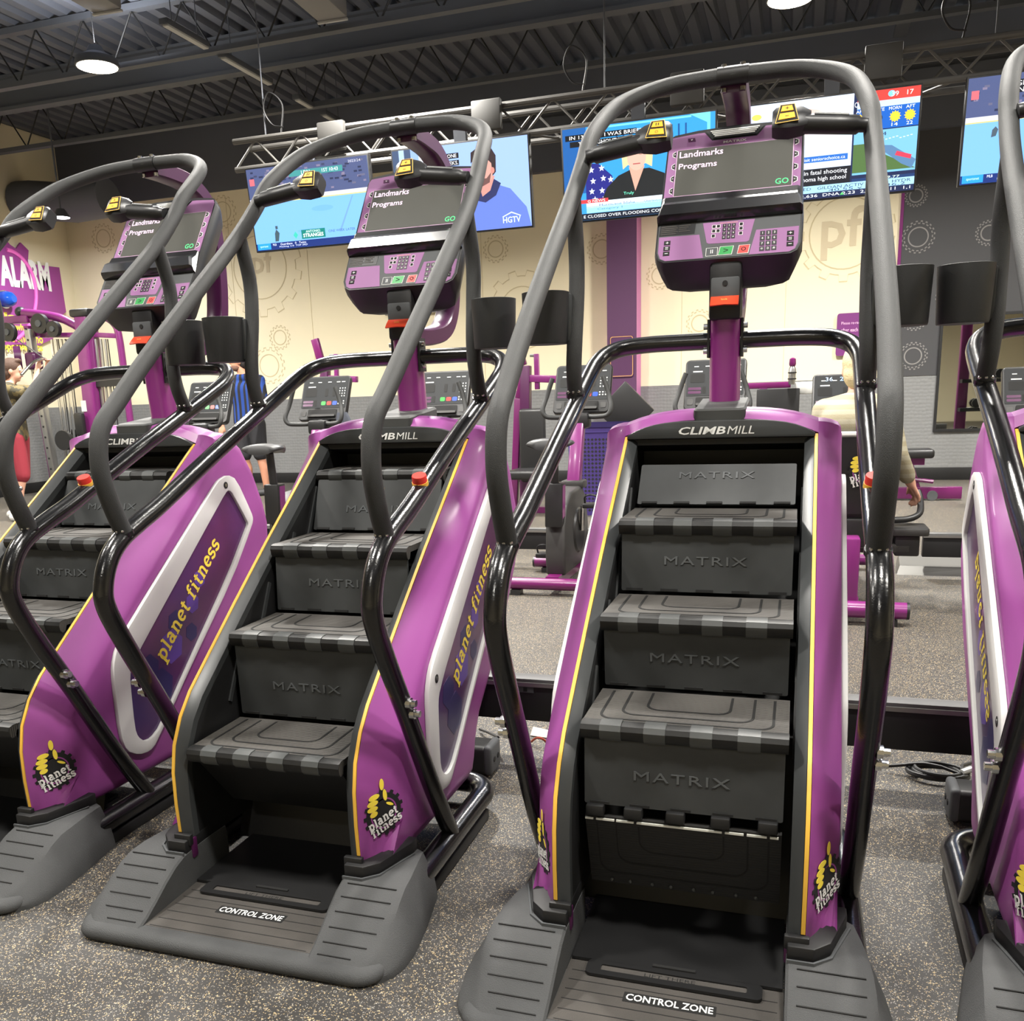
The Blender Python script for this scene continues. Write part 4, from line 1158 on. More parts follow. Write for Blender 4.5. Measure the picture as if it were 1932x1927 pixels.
# ------------------------------------------------------------------ back wall features
cf = MB().box((-1.95, 10.70, 2.05), (.37, .34, 4.1))
cl_ = thing('wall_column', 'dark purple square column against the cream wall', 'column', (0, 0, 0))
build('column_face', MB().box((-1.95, 10.515, 2.05), (.372, .012, 4.1)), mat('column_plum_unlit', (84, 48, 84), .6), cl_)
build('column_core', cf, mat('column_purple_lit', (196, 120, 178), .6), cl_)  # paler core tone paints the light on the column's side, front slab stays unlit
sg = build('instruction_sign', MB().prism(rrect(-2.10, 1.35, -1.80, 1.86, .03), 10.495, 10.508, 1), mat('sign_plum', (78, 40, 78), .5))
tag(sg, 'dark sign with gold outline asking to wipe down, on the column', 'sign')
link('outline', ring_mb(rrect(-.145, -.245, .145, .245, .03), rrect(-.137, -.237, .137, .237, .025), .002).mesh('outline'), mat('sign_gold', (200, 150, 96), .5), sg, Matrix.Translation((-1.95, 10.495, 1.605)) @ S(sg))
for k, s in enumerate(('Please wipe', 'down machines', 'after each use')):
    text(s, M_WHITEPRINT, sg, (-1.97, 10.4935, 1.735 - .055 * k), (1, 0, 0), (0, 0, 1), width=.20, height=.030)
p0 = at(1580, 592, 1, 10.84); p1_ = at(1668, 668, 1, 10.84)
sg = build('instruction_sign', MB().prism(rrect(p0.x, p1_.z, p1_.x, p0.z, .03), 10.83, 10.85, 1), mat('sign_purple', (112, 44, 112), .5))
tag(sg, 'purple sign about putting weights back, on the cream wall', 'sign')
for k, s in enumerate(('Please re-rack weights', 'after each use.', 'Do not lean plates', 'against wall.')):
    text(s, mat('sign_pink', (232, 190, 222), .5), sg, (p0.x + .05, 10.829, p0.z - .12 - .075 * k - (.02 if k > 1 else 0)), (1, 0, 0), (0, 0, 1), width=.36 - .08 * (k % 2), height=.042, align='L')
# painted gears and letters on the wall
M_GLINE = mat('gear_line_cream', (200, 186, 150), .85)
M_GLINED = mat('gear_line_grey', (128, 126, 124), .8)
M_LETCREAM = mat('letter_cream', (206, 192, 162), .85)
def wall_gear(x, z, R, n, m, inner=.62, y=10.879):
    o = gear_pts(R, R * .86, n); i_ = [(p[0] * (1 - .014 / R), p[1] * (1 - .014 / R)) for p in o]
    g = link('gear_outline', ring_mb(o, i_, .002).mesh('gear_outline', smooth=False), m, wb, wb.matrix_world.inverted() @ Matrix.Translation((x, y, z)) @ S(None))
    cc = lambda r: [(r * math.cos(2 * PI * k / 36), r * math.sin(2 * PI * k / 36)) for k in range(36)]
    link('gear_circle', ring_mb(cc(R * inner), cc(R * inner - .014), .002).mesh('gear_circle', smooth=False), m, wb, wb.matrix_world.inverted() @ Matrix.Translation((x, y, z)) @ S(None))
def wg(u, v, rpx, n, m, inner=.62):
    p = at(u, v, 1, 10.88); q = at(u + rpx, v, 1, 10.88)
    wall_gear(p.x, p.z, (q - p).length, n, m, inner, 10.879 if p.x < 1.25 else 10.856)
wg(490, 505, 80, 14, M_GLINE, .64); wg(528, 637, 20, 16, M_GLINE); wg(508, 690, 30, 16, M_GLINE); wg(985, 585, 70, 12, M_GLINE, .6); wg(1135, 470, 28, 18, M_GLINE); wg(1245, 520, 26, 16, M_GLINE)
wg(1595, 440, 95, 14, M_GLINE, .74); wg(275, 470, 24, 16, M_GLINE); wg(195, 450, 22, 16, M_GLINE); wg(935, 470, 24, 16, M_GLINE); wg(420, 400, 26, 16, M_GLINE); wg(1320, 610, 26, 16, M_GLINE)
wg(1732, 448, 32, 20, M_GLINED); wg(1728, 370, 22, 20, M_GLINED); wg(1722, 672, 28, 20, M_GLINED); wg(1725, 600, 26, 20, M_GLINED); wg(1865, 440, 26, 20, M_GLINED); wg(1790, 560, 26, 20, M_GLINED)
for u, v, h in ((495, 500, 60), (1590, 440, 100)):
    p = at(u, v, 1, 10.876); q = at(u, v - h, 1, 10.876)
    me = text_mesh('pf', bold=.015, height=(q - p).length)
    o = link('lettering', me, M_LETCREAM, wb, wb.matrix_world.inverted() @ Matrix.Translation(p) @ S(None))
for x in (-9.0, -7.75, -6.5, -5.2, -3.9, -2.7, -1.25, .0):
    link('panel_joint', MB().box((x, 10.879, 2.67), (.006, .004, 2.86)).mesh('panel_joint'), M_GLINE, wb, wb.matrix_world.inverted())
# left wall alarm sign
SX = XL + .02
sp_ = [at(u, v, 0, SX) for u, v in ((-40, 425), (-10, 432), (4, 448), (16, 462), (28, 470), (36, 458), (51, 473), (50, 492), (66, 500), (109, 505), (122, 589), (104, 604), (97, 640), (70, 652), (30, 650), (-50, 660), (-90, 640), (-100, 470))]
sg = build('alarm_sign', MB().loft([[(SX, p.y, p.z) for p in sp_], [(SX + .03, p.y, p.z) for p in sp_]]), mat('sign_magenta', (150, 62, 140), .45))
tag(sg, 'gear shaped purple alarm sign on the left wall with white letters', 'sign')
ly = (at(2, 520, 0, SX + .033), at(93, 527, 0, SX + .033))
wa = abs(ly[1].y - ly[0].y)
text('LUNK ALARM', M_WHITEPRINT, sg, (SX + .0315, ly[1].y - wa * .95, (ly[0].z + ly[1].z) / 2 + .05), (0, 1, 0), (0, 0, 1), width=wa * 1.95, height=.42, bold=.05)
for k, s in enumerate(('planet', 'fit folks who grunt', 'a lunk: one who', 'drops weights')):
    p = at(10, 598 + 19 * k, 0, SX + .033)
    text(s, M_LETTER, sg, (SX + .0315, p.y + .25, p.z), (0, 1, 0), (0, 0, 1), width=.9, height=.13, bold=.03)
arc = [at(2 + 66 * math.sin(t), 560 - 90 * math.cos(t), 0, SX + .031) for t in [.15 + 2.6 * k / 20 for k in range(21)]]
build('arc', MB().tube(arc, .03, 6), mat('sign_pink_arc', (240, 110, 200), .5), sg)
s_ = thing('siren', 'blue dome siren light mounted on the alarm sign', 'siren', at(9, 565, 0, SX + .06))
build('dome', MB().lathe([(.11, 0), (.11, .06), (.09, .13), (.05, .17), (.0, .18)][:4], axis=Vector((1, 0, 0))), mat('blue_dome', (30, 84, 190), .2), s_)
build('ring', MB().lathe([(.125, -.02), (.125, .0)], axis=Vector((1, 0, 0))), M_CHROME, s_)
# mirror
m0 = at(1779, 598, 1, 10.84); m1 = at(1760, 812, 1, 10.84)
mx0 = (m0.x + m1.x) / 2
mr = thing('wall_mirror', 'tall black framed mirror on the charcoal wall at right', 'mirror', (0, 0, 0))
build('glass', MB().box((mx0 + .62, 10.838, (m0.z + m1.z) / 2), (1.2, .01, m0.z - m1.z)), mat('mirror_glass', (225, 228, 226), .02, metal=1.0), mr)
link('frame', ring_mb(rrect(-.63, -(m0.z - m1.z) / 2 - .02, .63, (m0.z - m1.z) / 2 + .02, .004), rrect(-.60, -(m0.z - m1.z) / 2 + .012, .60, (m0.z - m1.z) / 2 - .012, .003), .03).mesh('frame'), M_BLACK, mr, Matrix.Translation((mx0 + .62, 10.855, (m0.z + m1.z) / 2)) @ S(None))
# small wall screen behind the second climber
t = thing('wall_clock_screen', 'small grey wall screen with purple digits behind the second climber', 'clock', at(790, 566, 1, 10.84))
build('case', MB().box((0, 0, 0), (1.02, .06, .36)), M_STEEL, t, bevel=.01)
build('display', MB().box((0, -.033, .01), (.94, .008, .28)), M_GROOVE, t)
text('1:24 PM', glow((150, 110, 255), 1.2), t, (.0, -.0385, .0), (1, 0, 0), (0, 0, 1), width=.80, height=.16)

# ------------------------------------------------------------------ power raceways
def raceway(y, x0, x1, label):
    t = thing('power_raceway', label, 'raceway', (0, y, 0), 0, 'power raceways')
    build('body', MB().box(((x0 + x1) / 2, 0, .194), (x1 - x0, .055, .13)), M_BLACK, t, bevel=.002)
    build('cap_rail', MB().box(((x0 + x1) / 2, .0, .266), (x1 - x0, .062, .016)), mat('cap_grey', (84, 84, 84), .5), t, bevel=.003)
    build('cap_lip', MB().box(((x0 + x1) / 2, -.034, .256), (x1 - x0, .006, .014)), M_STEEL, t)
    x = x0 + .3
    while x < x1:
        build('leg', MB().box((x, 0, .065), (.05, .05, .13)).box((x, 0, .006), (.12, .14, .012)), M_BLACK, t)
        x += 1.9
    return t
r = raceway(1.385, -3.2, 3.2, 'black floor raceway with silver cap right behind the climbers')
o = build('outlet', MB().box((-.62, -.029, .238), (.055, .006, .022)), M_CONGREY, r); build('jack', MB().box((-.62, -.033, .238), (.012, .004, .012)), M_GROOVE, o)
build('screw', MB().cyl((-.50, -.027, .236), (-.50, -.031, .236), .008, n=10), M_CLIP, r)
raceway(4.68, .95, 1.30, 'black floor raceway with silver cap right of the recumbent bike')
r = raceway(4.68, -4.5, .02, 'black floor raceway with silver cap behind the row of bikes')
o = build('outlet', MB().box((-1.60, -.029, .235), (.06, .006, .03)), M_WHITE, r); build('jack', MB().box((-1.60, -.033, .235), (.016, .004, .016)), M_GROOVE, o)
p = at(1742, 1068, 2, .03)
o = build('floor_plate', MB().loft([[(p.x - .17, p.y - .16, .0), (p.x + .34, p.y - .18, .0), (p.x + .34, p.y + .22, .0), (p.x - .14, p.y + .22, .0)], [(p.x - .15, p.y - .12, .05), (p.x + .33, p.y - .13, .05), (p.x + .33, p.y + .20, .07), (p.x - .13, p.y + .20, .07)]]), mat('worn_steel', (120, 119, 116), .4, metal=.7))
tag(o, 'shiny steel plate on the floor below the far raceway', 'plate')
for s, (xa, xb), c, lab in ((1, (-.86, -.60), c_b, 'black power supply box on the floor behind the second climber'), (-1, (.66, .86), c_d, 'grey ended power supply box behind the rightmost climber')):
    L0 = Vector((xa, 1.235, .05)) if s > 0 else Vector((.63, 1.25, .05))
    t = thing('power_supply', lab, 'power supply', (-.815 if s > 0 else .76, 1.205, 0))
    build('case', MB().box((0, 0, .056), (.24, .10, .092)), M_BLACK, t, bevel=.014, seg=3)
    e = build('end_cap', MB().box((s * .122, 0, .058), (.028, .104, .096)), M_CONGREY, t, bevel=.012, seg=3)
    for k in (-1, 1):
        build('socket', MB().cyl((s * .134, k * .018, .056), (s * .138, k * .018, .056), .009, n=10), M_GROOVE, e)
    build('foot', MB().box((0, 0, .006), (.2, .08, .012)), M_GROOVE, t)
# coiled cord
c0 = at(1770, 1452, 2, .03)
loops = []
for k in range(120):
    a = 2 * PI * k / 24
    loops.append((c0.x + (.075 + .012 * math.sin(a * .37)) * math.cos(a), c0.y + .05 * math.sin(a), .012 + .0035 * (k // 24) + .012 * (1 + math.sin(a * .5)) * .3))
pa = [at(1672, 1446, 2, .02), at(1700, 1444, 2, .03), at(1740, 1441, 2, .04), at(1775, 1447, 2, .04)]
co = build('extension_lead', MB().tube(cr([tuple(q) for q in pa] , 5) + [Vector(q) for q in loops] + [Vector(at(1815, 1445, 2, .03)), Vector(at(1845, 1436, 2, .02))], .0055, 8), M_BLACK)
tag(co, 'black power cord coiled on the floor left of the rightmost climber', 'cord')
pk = build('cord_tie', MB().tube([(c0.x + .062, c0.y - .02, .035), (c0.x + .09, c0.y, .04)], .009, 8), M_WHITE, co)
c1 = [at(905, 1376, 2, .012), at(925, 1384, 2, .03), at(940, 1392, 2, .06)]
tag(build('extension_lead', MB().tube(cr([tuple(q) for q in c1], 6), .005, 8), M_BLACK), 'thin black cord leaving the power supply of the second climber', 'cord')
w_ = [at(1002, 1400, 2, .01), at(1012, 1393, 2, .03), at(1024, 1395, 2, .03), at(1034, 1404, 2, .01)]
tag(build('signal_wire', MB().tube(cr([tuple(q) for q in w_], 6), .004, 6), mat('wire_red', (170, 70, 50), .5)), 'thin red wire on the floor left of the third climber', 'wire')
q = at(1016, 1391, 2, .0)
tag(build('paper_tag', MB().loft([[(q.x - .03, q.y, .002), (q.x + .04, q.y - .01, .002), (q.x + .04, q.y + .03, .014), (q.x - .03, q.y + .04, .02)], [(q.x - .03, q.y, .004), (q.x + .04, q.y - .01, .004), (q.x + .04, q.y + .03, .016), (q.x - .03, q.y + .04, .022)]]), mat('paper_grey', (196, 180, 172), .8)), 'small crumpled paper tag on the floor left of the third climber', 'tag')

# ------------------------------------------------------------------ exercise bikes
M_BIKEG = mat('bike_shroud_grey', (48, 47, 46), .5)
M_BIKEB = mat('bike_black', (32, 32, 33), .4)
M_PANELG = mat('bike_panel_grey', (36, 38, 40), .6, spec=.25)
def bike_console(t, y, z, w=.37, h=.33, lit=False, dim=False):
    tilt = Vector((0, .42, .91)).normalized(); nd = Vector((0, -tilt.z, tilt.y))
    O = rrect(-w / 2, 0, w / 2, h, .025); Ob = rrect(-w / 2 - .004, -.008, w / 2 + .004, h + .006, .028)
    o = Vector((0, y, z))
    P = lambda q, d: tuple(o + Vector((q[0], 0, 0)) + tilt * q[1] + nd * d)
    c = build('console', MB().loft([[P(q, .0) for q in O], [P(q, -.008) for q in Ob], [P(q, -.035) for q in Ob], [P((q[0] * .8, h / 2 + (q[1] - h / 2) * .8), -.06) for q in O]]), M_BIKEB, t, ang=40)
    mw = basis(o, (1, 0, 0), tilt)
    f = lambda n, x0, y0, x1, y1, m, th=.002: poly(n, rrect(x0, y0, x1, y1, min(.008, (x1 - x0) / 4, (y1 - y0) / 4), 2), m, c, mw, th)
    f('face_plate', -w / 2 + .008, .085, w / 2 - .008, h - .008, M_PANELG)
    f('display', -w / 2 + .03, .175, -w / 2 + .12, .235, M_GROOVE, .003)
    f('soft_key', -w / 2 + .02, .125, -w / 2 + .10, .143, M_DKPURPLE, .003); f('soft_key', -w / 2 + .02, .100, -w / 2 + .10, .118, M_DKPURPLE, .003)
    f('rocker', -w / 2 + .108, .100, -w / 2 + .130, .147, M_GROOVE, .003)
    for x, m in ((.0, glow((80, 210, 90), .7)), (.045, glow((230, 70, 60), .7)), (.09, glow((70, 110, 230), .7))):
        f('key', x - .018, .107, x + .018, .137, m, .003)
    for x in (.015, .075):
        f('rocker', x - .012, .175, x + .012, .235, M_GROOVE, .003)
    kp = MB()
    for r in range(4):
        for q in range(3):
            a = Vector((w / 2 - .065 + .02 * q, .235 - .02 * r, .0026)); kp.box(a, (.007, .009, .001))
    for q in range(3):
        for r in range(2):
            kp.box((w / 2 - .065 + .02 * q, .135 - .018 * r, .0026), (.009, .009, .001))
    kp.box((-w / 2 + .075, .25, .0026), (.06, .008, .001))
    for x in (-.12, -.05, .03, .10, .14):
        kp.box((x * w / .37, .285, .0026), (.028, .006, .001))
    link('key_print', kp.mesh('key_print', smooth=False), mat('print_grey', (190, 192, 190), .5), c, mw)['kind'] = 'stuff'
    f('tray', -w / 2 + .07, .018, w / 2 - .07, .075, M_GROOVE, .004)
    f('tray_lip', -w / 2 + .075, .014, w / 2 - .075, .030, M_BIKEG, .02)
    f('side_key', -w / 2 + .018, .025, -w / 2 + .055, .065, M_BIKEG, .003); f('side_key', w / 2 - .055, .025, w / 2 - .018, .065, M_BIKEG, .003)
    if lit:
        text('36', glow((150, 200, 255), 1.3), c, o + Vector((-.085, 0, 0)) + tilt * (h - .035) + nd * .004, (1, 0, 0), tilt, width=.045, height=.028)
        text('22', glow((150, 200, 255), 1.3), c, o + Vector((.005, 0, 0)) + tilt * (h - .035) + nd * .004, (1, 0, 0), tilt, width=.045, height=.028)
    return c
def bike_bars(t, y, z):
    for s in (1, -1):
        P = [(0, y + .02, z - .02), (s * .07, y - .02, z - .035), (s * .15, y - .07, z - .035), (s * .205, y - .09, z - .025), (s * .225, y - .085, z + .02), (s * .205, y - .05, z + .10), (s * .175, y - .04, z + .19), (s * .165, y - .038, z + .215)]
        build('handlebar', MB().tube(cr(P, 5), .0155, 10), M_GRIP, t, ang=60)
def make_bike(label):
    t = thing('exercise_bike', label, 'exercise bike', group='row of exercise bikes')
    for y, n in ((0, 'rear_bar'), (.72, 'front_bar')):
        build(n, MB().tube([(-.30, y, .068), (.30, y, .068)], .036, 14), M_PINK, t)
        for s in (-1, 1):
            build('bar_foot', MB().box((s * .22, y, .016), (.06, .07, .032)), M_BIKEB, t)
            build('bar_cap', MB().cyl((s * .300, y, .068), (s * .312, y, .068), .037, n=14), M_BIKEB, t)
    build('spine', MB().box((0, .36, .08), (.08, .70, .06)), M_PINK, t)
    side = [(.10, .10), (.085, .22), (.11, .40), (.18, .52), (.30, .585), (.60, .60), (.70, .52), (.76, .35), (.76, .14), (.72, .10)]
    build('shroud', MB().prism(side, -.062, .062), M_BIKEG, t, bevel=.02, seg=3)
    for s in (1, -1):
        d = build('crank_cover', MB().cyl((s * .060, .46, .33), (s * .074, .46, .33), .145, .135, 28), M_BIKEB, t)
        k = s
        a = build('crank_arm', MB().tube([(s * .085, .46, .33), (s * .10, .42, .33 + k * .16)], .014, 8), M_CHROME, t)
        pd = build('pedal', MB().box((s * .155, .42, .33 + k * .16), (.095, .10, .028)), M_BIKEB, t, bevel=.006)
        build('strap', MB().tube(cr([(s * .115, .42, .345 + k * .16), (s * .12, .40, .385 + k * .16), (s * .155, .39, .40 + k * .16), (s * .195, .40, .385 + k * .16), (s * .198, .42, .345 + k * .16)], 4), .006, 6), M_BIKEB, pd)
    sl = build('seat_sleeve', MB().prism([(.06, .40), (.155, .42), (.175, .66), (.075, .66)], -.052, .052), M_BIKEB, t, bevel=.008)
    for s in (1, -1):
        build('sleeve_side', MB().prism([(.085, .45), (.150, .46), (.166, .645), (.10, .645)], s * .0522, s * .0535), M_PURPLE_METAL, sl)
    build('seat_post', MB().cyl((0, .12, .62), (0, .10, .86), .026), M_BIKEB, t)
    st_ = [(.145, -.02), (.14, .10), (.085, .17), (.045, .24), (.02, .28)]
    rings = []
    for y, w, z in ((-.03, .10, .0), (-.015, .135, .01), (.05, .142, .014), (.11, .115, .006), (.17, .06, .0), (.25, .034, -.002), (.275, .018, -.006)):
        rings.append([(w * math.cos(a), y, .885 + z + (.03 if math.sin(a) > 0 else .028) * math.sin(a)) for a in [2 * PI * k / 16 for k in range(16)]])
    build('saddle', MB().loft(rings), mat('saddle_black', (44, 44, 45), .45), t, ang=60)
    build('mast_collar', MB().box((0, .62, .605), (.15, .13, .05)), M_BIKEG, t, bevel=.012)
    m = MB().loft([[(a * .042, .62 + b * .045, .60) for a, b in ((-1, -1), (1, -1), (1, 1), (-1, 1))], [(a * .040, .78 + b * .04, .99) for a, b in ((-1, -1), (1, -1), (1, 1), (-1, 1))]])
    build('mast', m, M_PURPLE_METAL, t, bevel=.01)
    build('neck', MB().box((0, .80, 1.0), (.14, .12, .10)), M_BIKEB, t, bevel=.02)
    bike_console(t, .83, 1.055)
    bike_bars(t, .80, 1.06)
    return t
BX = [(-1.165, 'exercise bike fully seen between the second and third climbers'), (-.310, 'exercise bike right behind the console post of the third climber'), (-2.150, 'exercise bike right behind the console post of the second climber'),
      (-3.075, 'exercise bike with a jacket on its bar, left of the second climber'), (-4.06, 'exercise bike right of the leftmost climber console post')]
bk = None
for x, lb in BX:
    if bk is None:
        bk = make_bike(lb); o = bk
    else:
        o = copy_tree(bk); o['label'] = lb
    o.location = (x, 3.80, 0)
j = MB().loft([[(-2.93 + a, 4.60 + b, z) for a, b in P] for z, P in ((1.10, [(0, 0), (.05, -.02), (.06, .04), (0, .04)]), (1.0, [(-.01, -.02), (.08, -.05), (.11, .04), (0, .07)]), (.88, [(0, -.04), (.09, -.05), (.14, .04), (.02, .08)]), (.78, [(.03, -.03), (.10, -.04), (.16, .03), (.05, .06)]))])
tag(build('jacket', j, mat('jacket_grey', (74, 78, 88), .9), ang=50), 'dark grey jacket hanging from a bike handlebar', 'jacket')
# recumbent bike with seat back
rb = thing('recumbent_bike', 'recumbent bike ridden by the grey haired man', 'exercise bike', (.47, 3.40, 0))
build('rear_bar', MB().tube([(-.27, 0, .075), (.27, 0, .075)], .042, 14), M_PURPLE_METAL, rb)
for s in (1, -1):
    build('bar_cap', MB().cyl((s * .27, 0, .075), (s * .283, 0, .075), .043, n=14), M_BIKEB, rb)
    build('bar_foot', MB().box((s * .20, 0, .016), (.06, .07, .032)), M_BIKEB, rb)
build('post', MB().box((0, .08, .25), (.09, .12, .36)), M_PURPLE_METAL, rb, bevel=.012)
build('spine', MB().box((0, .75, .10), (.10, 1.45, .07)), M_PURPLE_METAL, rb, bevel=.01)
build('front_bar', MB().tube([(-.25, 1.5, .06), (.25, 1.5, .06)], .036, 12), M_PURPLE_METAL, rb)
build('shroud', MB().prism([(.75, .12), (.72, .45), (.95, .62), (1.40, .60), (1.55, .40), (1.55, .14)], -.075, .075), M_BIKEG, rb, bevel=.03, seg=3)
build('seat_base', MB().box((0, .46, .42), (.20, .42, .16)), M_BIKEB, rb, bevel=.02)
build('seat_rail', MB().box((0, .44, .33), (.62, .22, .05)), M_BIKEG, rb, bevel=.01)
build('seat_pan', MB().box((0, .50, .515), (.44, .46, .07)), M_BIKEB, rb, bevel=.025, seg=3)
rings = []
for z, y, w in ((.52, .27, .19), (.62, .245, .215), (.78, .225, .22), (.88, .215, .20), (.915, .212, .15)):
    rings.append([(w * a, y + b, z) for a, b in ((-1, .01), (-.9, -.02), (.9, -.02), (1, .01), (.9, .05), (-.9, .05))])
sbk = build('seat_back', MB().loft(rings), M_BIKEB, rb, ang=40)
build('back_rim', MB().tube(cr([(-.21, .245, .80), (-.195, .225, .885), (-.14, .205, .925), (0, .202, .93), (.14, .205, .925), (.195, .225, .885), (.21, .245, .80)], 4), .014, 8), M_WHITE, sbk)
logo(rb, (.055, .200, .74), (1, 0, 0), (0, -.13, 1), R=.085)
for s in (1, -1):
    build('side_grip', MB().tube(cr([(s * .22, .40, .47), (s * .30, .42, .475), (s * .355, .47, .50), (s * .365, .56, .56), (s * .355, .60, .60)], 5), .017, 10), M_BIKEB, rb, ang=60)
    build('side_shelf', MB().prism(rrect(s * .30 - .09, .30, s * .30 + .09, .52, .02), .40, .44, 2), M_BIKEG, rb, bevel=.008)
    build('bottle_holder', MB().box((s * .29, .41, .345), (.12, .16, .11)), M_BIKEB, rb, bevel=.01)
build('mast', MB().box((0, 1.42, .80), (.07, .09, .42)), M_PURPLE_METAL, rb, bevel=.01)
rc = bike_console(rb, 1.74, .94)
rb2 = copy_tree(rb); rb2.location = (1.60, 3.40, 0); rb2['label'] = 'recumbent bike without rider at the right picture edge'
for s_, x_ in (('36', -.085), ('22', .005)):
    tl_ = Vector((0, .42, .91)).normalized(); nd_ = Vector((0, -tl_.z, tl_.y))
    text(s_, glow((150, 200, 255), 1.3), rc, Vector((x_, 1.74, .94)) + tl_ * .295 + nd_ * .004, (1, 0, 0), tl_, width=.045, height=.028)

# ------------------------------------------------------------------ strength equipment at the far side
def bar(t, name, a, b, w, d, m, up=(0, 1, 0)):
    a = Vector(a); b = Vector(b); z = (b - a).normalized(); y = Vector(up); y = (y - z * y.dot(z)).normalized(); x = y.cross(z)
    q = Matrix((x, y, z)).transposed()
    return build(name, MB().box((a + b) / 2, (w, d, (b - a).length), q), m, t, bevel=min(w, d) * .12)
ft = thing('cable_machine', 'purple cable machine with pulleys at the far left', 'cable machine')
Y = 8.7
A_ = lambda u, v, y=Y: at(u, v, 1, y)
def ground(p): return Vector((p.x, p.y, 0.0))
tw = A_(161, 596); twb = ground(A_(178, 800))
bar(ft, 'tower', Vector((tw.x, Y, tw.z)), Vector((twb.x, Y, 0)), .20, .22, M_PURPLE_METAL)
build('tower_cap', MB().box((tw.x, Y, tw.z + .03), (.30, .26, .10)), M_BIKEB, ft, bevel=.03)
build('tower_label', MB().box((A_(170, 766).x, Y - .115, A_(170, 766).z), (.08, .006, .14)), M_WHITE, ft)
lp = A_(66, 622); lb = ground(A_(98, 800))
bar(ft, 'guide_post', (lp.x, Y - .1, lp.z), (lb.x + .04, Y - .1, 0), .09, .10, M_STEEL)
bar(ft, 'side_post', (lp.x - .09, Y - .02, lp.z + .05), (lb.x - .06, Y - .02, 0), .08, .09, M_PURPLE_METAL)
ho = MB()
for k in range(16):
    f = k / 16; ho.cyl((lp.x + (lb.x + .04 - lp.x) * f, Y - .151, lp.z * (1 - f) + .0), (lp.x + (lb.x + .04 - lp.x) * f, Y - .155, lp.z * (1 - f)), .014, n=8)
h_ = build('pin_hole', ho, M_GROOVE, ft); h_['kind'] = 'stuff'
P = [A_(38, 590), A_(80, 594), A_(112, 600), A_(135, 610), A_(155, 622)]
build('top_arm', MB().tube(cr([tuple(p) for p in P], 5), .055, 12), M_PURPLE_METAL, ft)
build('arm_cap', MB().ball(A_(39, 589), (.075, .075, .07), 12, 8), M_BIKEB, ft)
bar(ft, 'cross_arm', A_(12, 605), A_(56, 602), .10, .10, M_PURPLE_METAL)
bar(ft, 'tie_bar', A_(78, 633), A_(150, 632), .06, .06, M_PURPLE_METAL)
bar(ft, 'tie_bar', A_(180, 632), A_(222, 634), .06, .06, M_PURPLE_METAL)
bar(ft, 'strut', A_(62, 600), A_(74, 634), .10, .06, M_PURPLE_METAL); bar(ft, 'strut', A_(104, 600), A_(106, 630), .06, .05, M_PURPLE_METAL)
P = [A_(160, 608), A_(178, 598), A_(200, 600), A_(216, 612), A_(224, 632), A_(234, 700), A_(247, 800)]
P[-1] = ground(P[-1])
build('side_tube', MB().tube(cr([tuple(p) for p in P], 5), .045, 12), M_PURPLE_METAL, ft)
for u, v, r in ((90, 612, .125), (116, 622, .10), (31, 628, .12)):
    p = A_(u, v); w = build('pulley', MB().cyl((p.x, p.y - .16, p.z), (p.x, p.y - .10, p.z), r, n=24), M_BIKEB, ft)
    build('hub', MB().cyl((p.x, p.y - .175, p.z), (p.x, p.y - .16, p.z), r * .35, n=16), M_CONGREY, w)
p = A_(56, 676); ca = build('carriage', MB().cyl((p.x - .04, p.y - .22, p.z), (p.x + .02, p.y - .16, p.z), .15, n=24), M_DKPURPLE, ft)
build('carriage_block', MB().box(A_(82, 682) + Vector((0, -.16, 0)), (.18, .16, .22)), M_DKPURPLE, ft, bevel=.04, seg=3)
for u0, u1 in ((98, 116), (106, 123), (116, 132), (124, 140)):
    bar(ft, 'guide_rod', A_(u0, 640), Vector((A_(u1, 800).x, Y, .15)), .03, .03, M_CHROME)
for u0, u1 in ((180, 197), (190, 206), (198, 214)):
    bar(ft, 'guide_rod', A_(u0, 640), Vector((A_(u1, 800).x, Y, .15)), .028, .028, M_STEEL)
for u0, u1 in ((110, 128), (128, 146), (173, 198), (203, 222)):
    build('cable', MB().tube([A_(u0, 640), Vector((A_(u1, 800).x, Y, .2))], .007, 6), M_BLACK, ft)
build('weight_stack', MB().box((A_(205, 725).x, Y, A_(205, 725).z), (.52, .10, .06)), M_BIKEB, ft); build('stack_plate', MB().box((A_(207, 717).x, Y, A_(207, 717).z), (.40, .09, .05)), M_BIKEB, ft)
build('low_pulley', MB().cyl(A_(135, 830) + Vector((0, -.16, 0)), A_(135, 830) + Vector((0, -.1, 0)), .13, n=20), M_BIKEB, ft)
build('knob', MB().box(A_(170, 800) + Vector((0, -.18, 0)), (.14, .08, .30)), M_BIKEB, ft, bevel=.03)
build('foot_frame', MB().box(((lb.x + twb.x) / 2 + .3, Y, .04), (2.0, .12, .08)), M_PURPLE_METAL, ft)
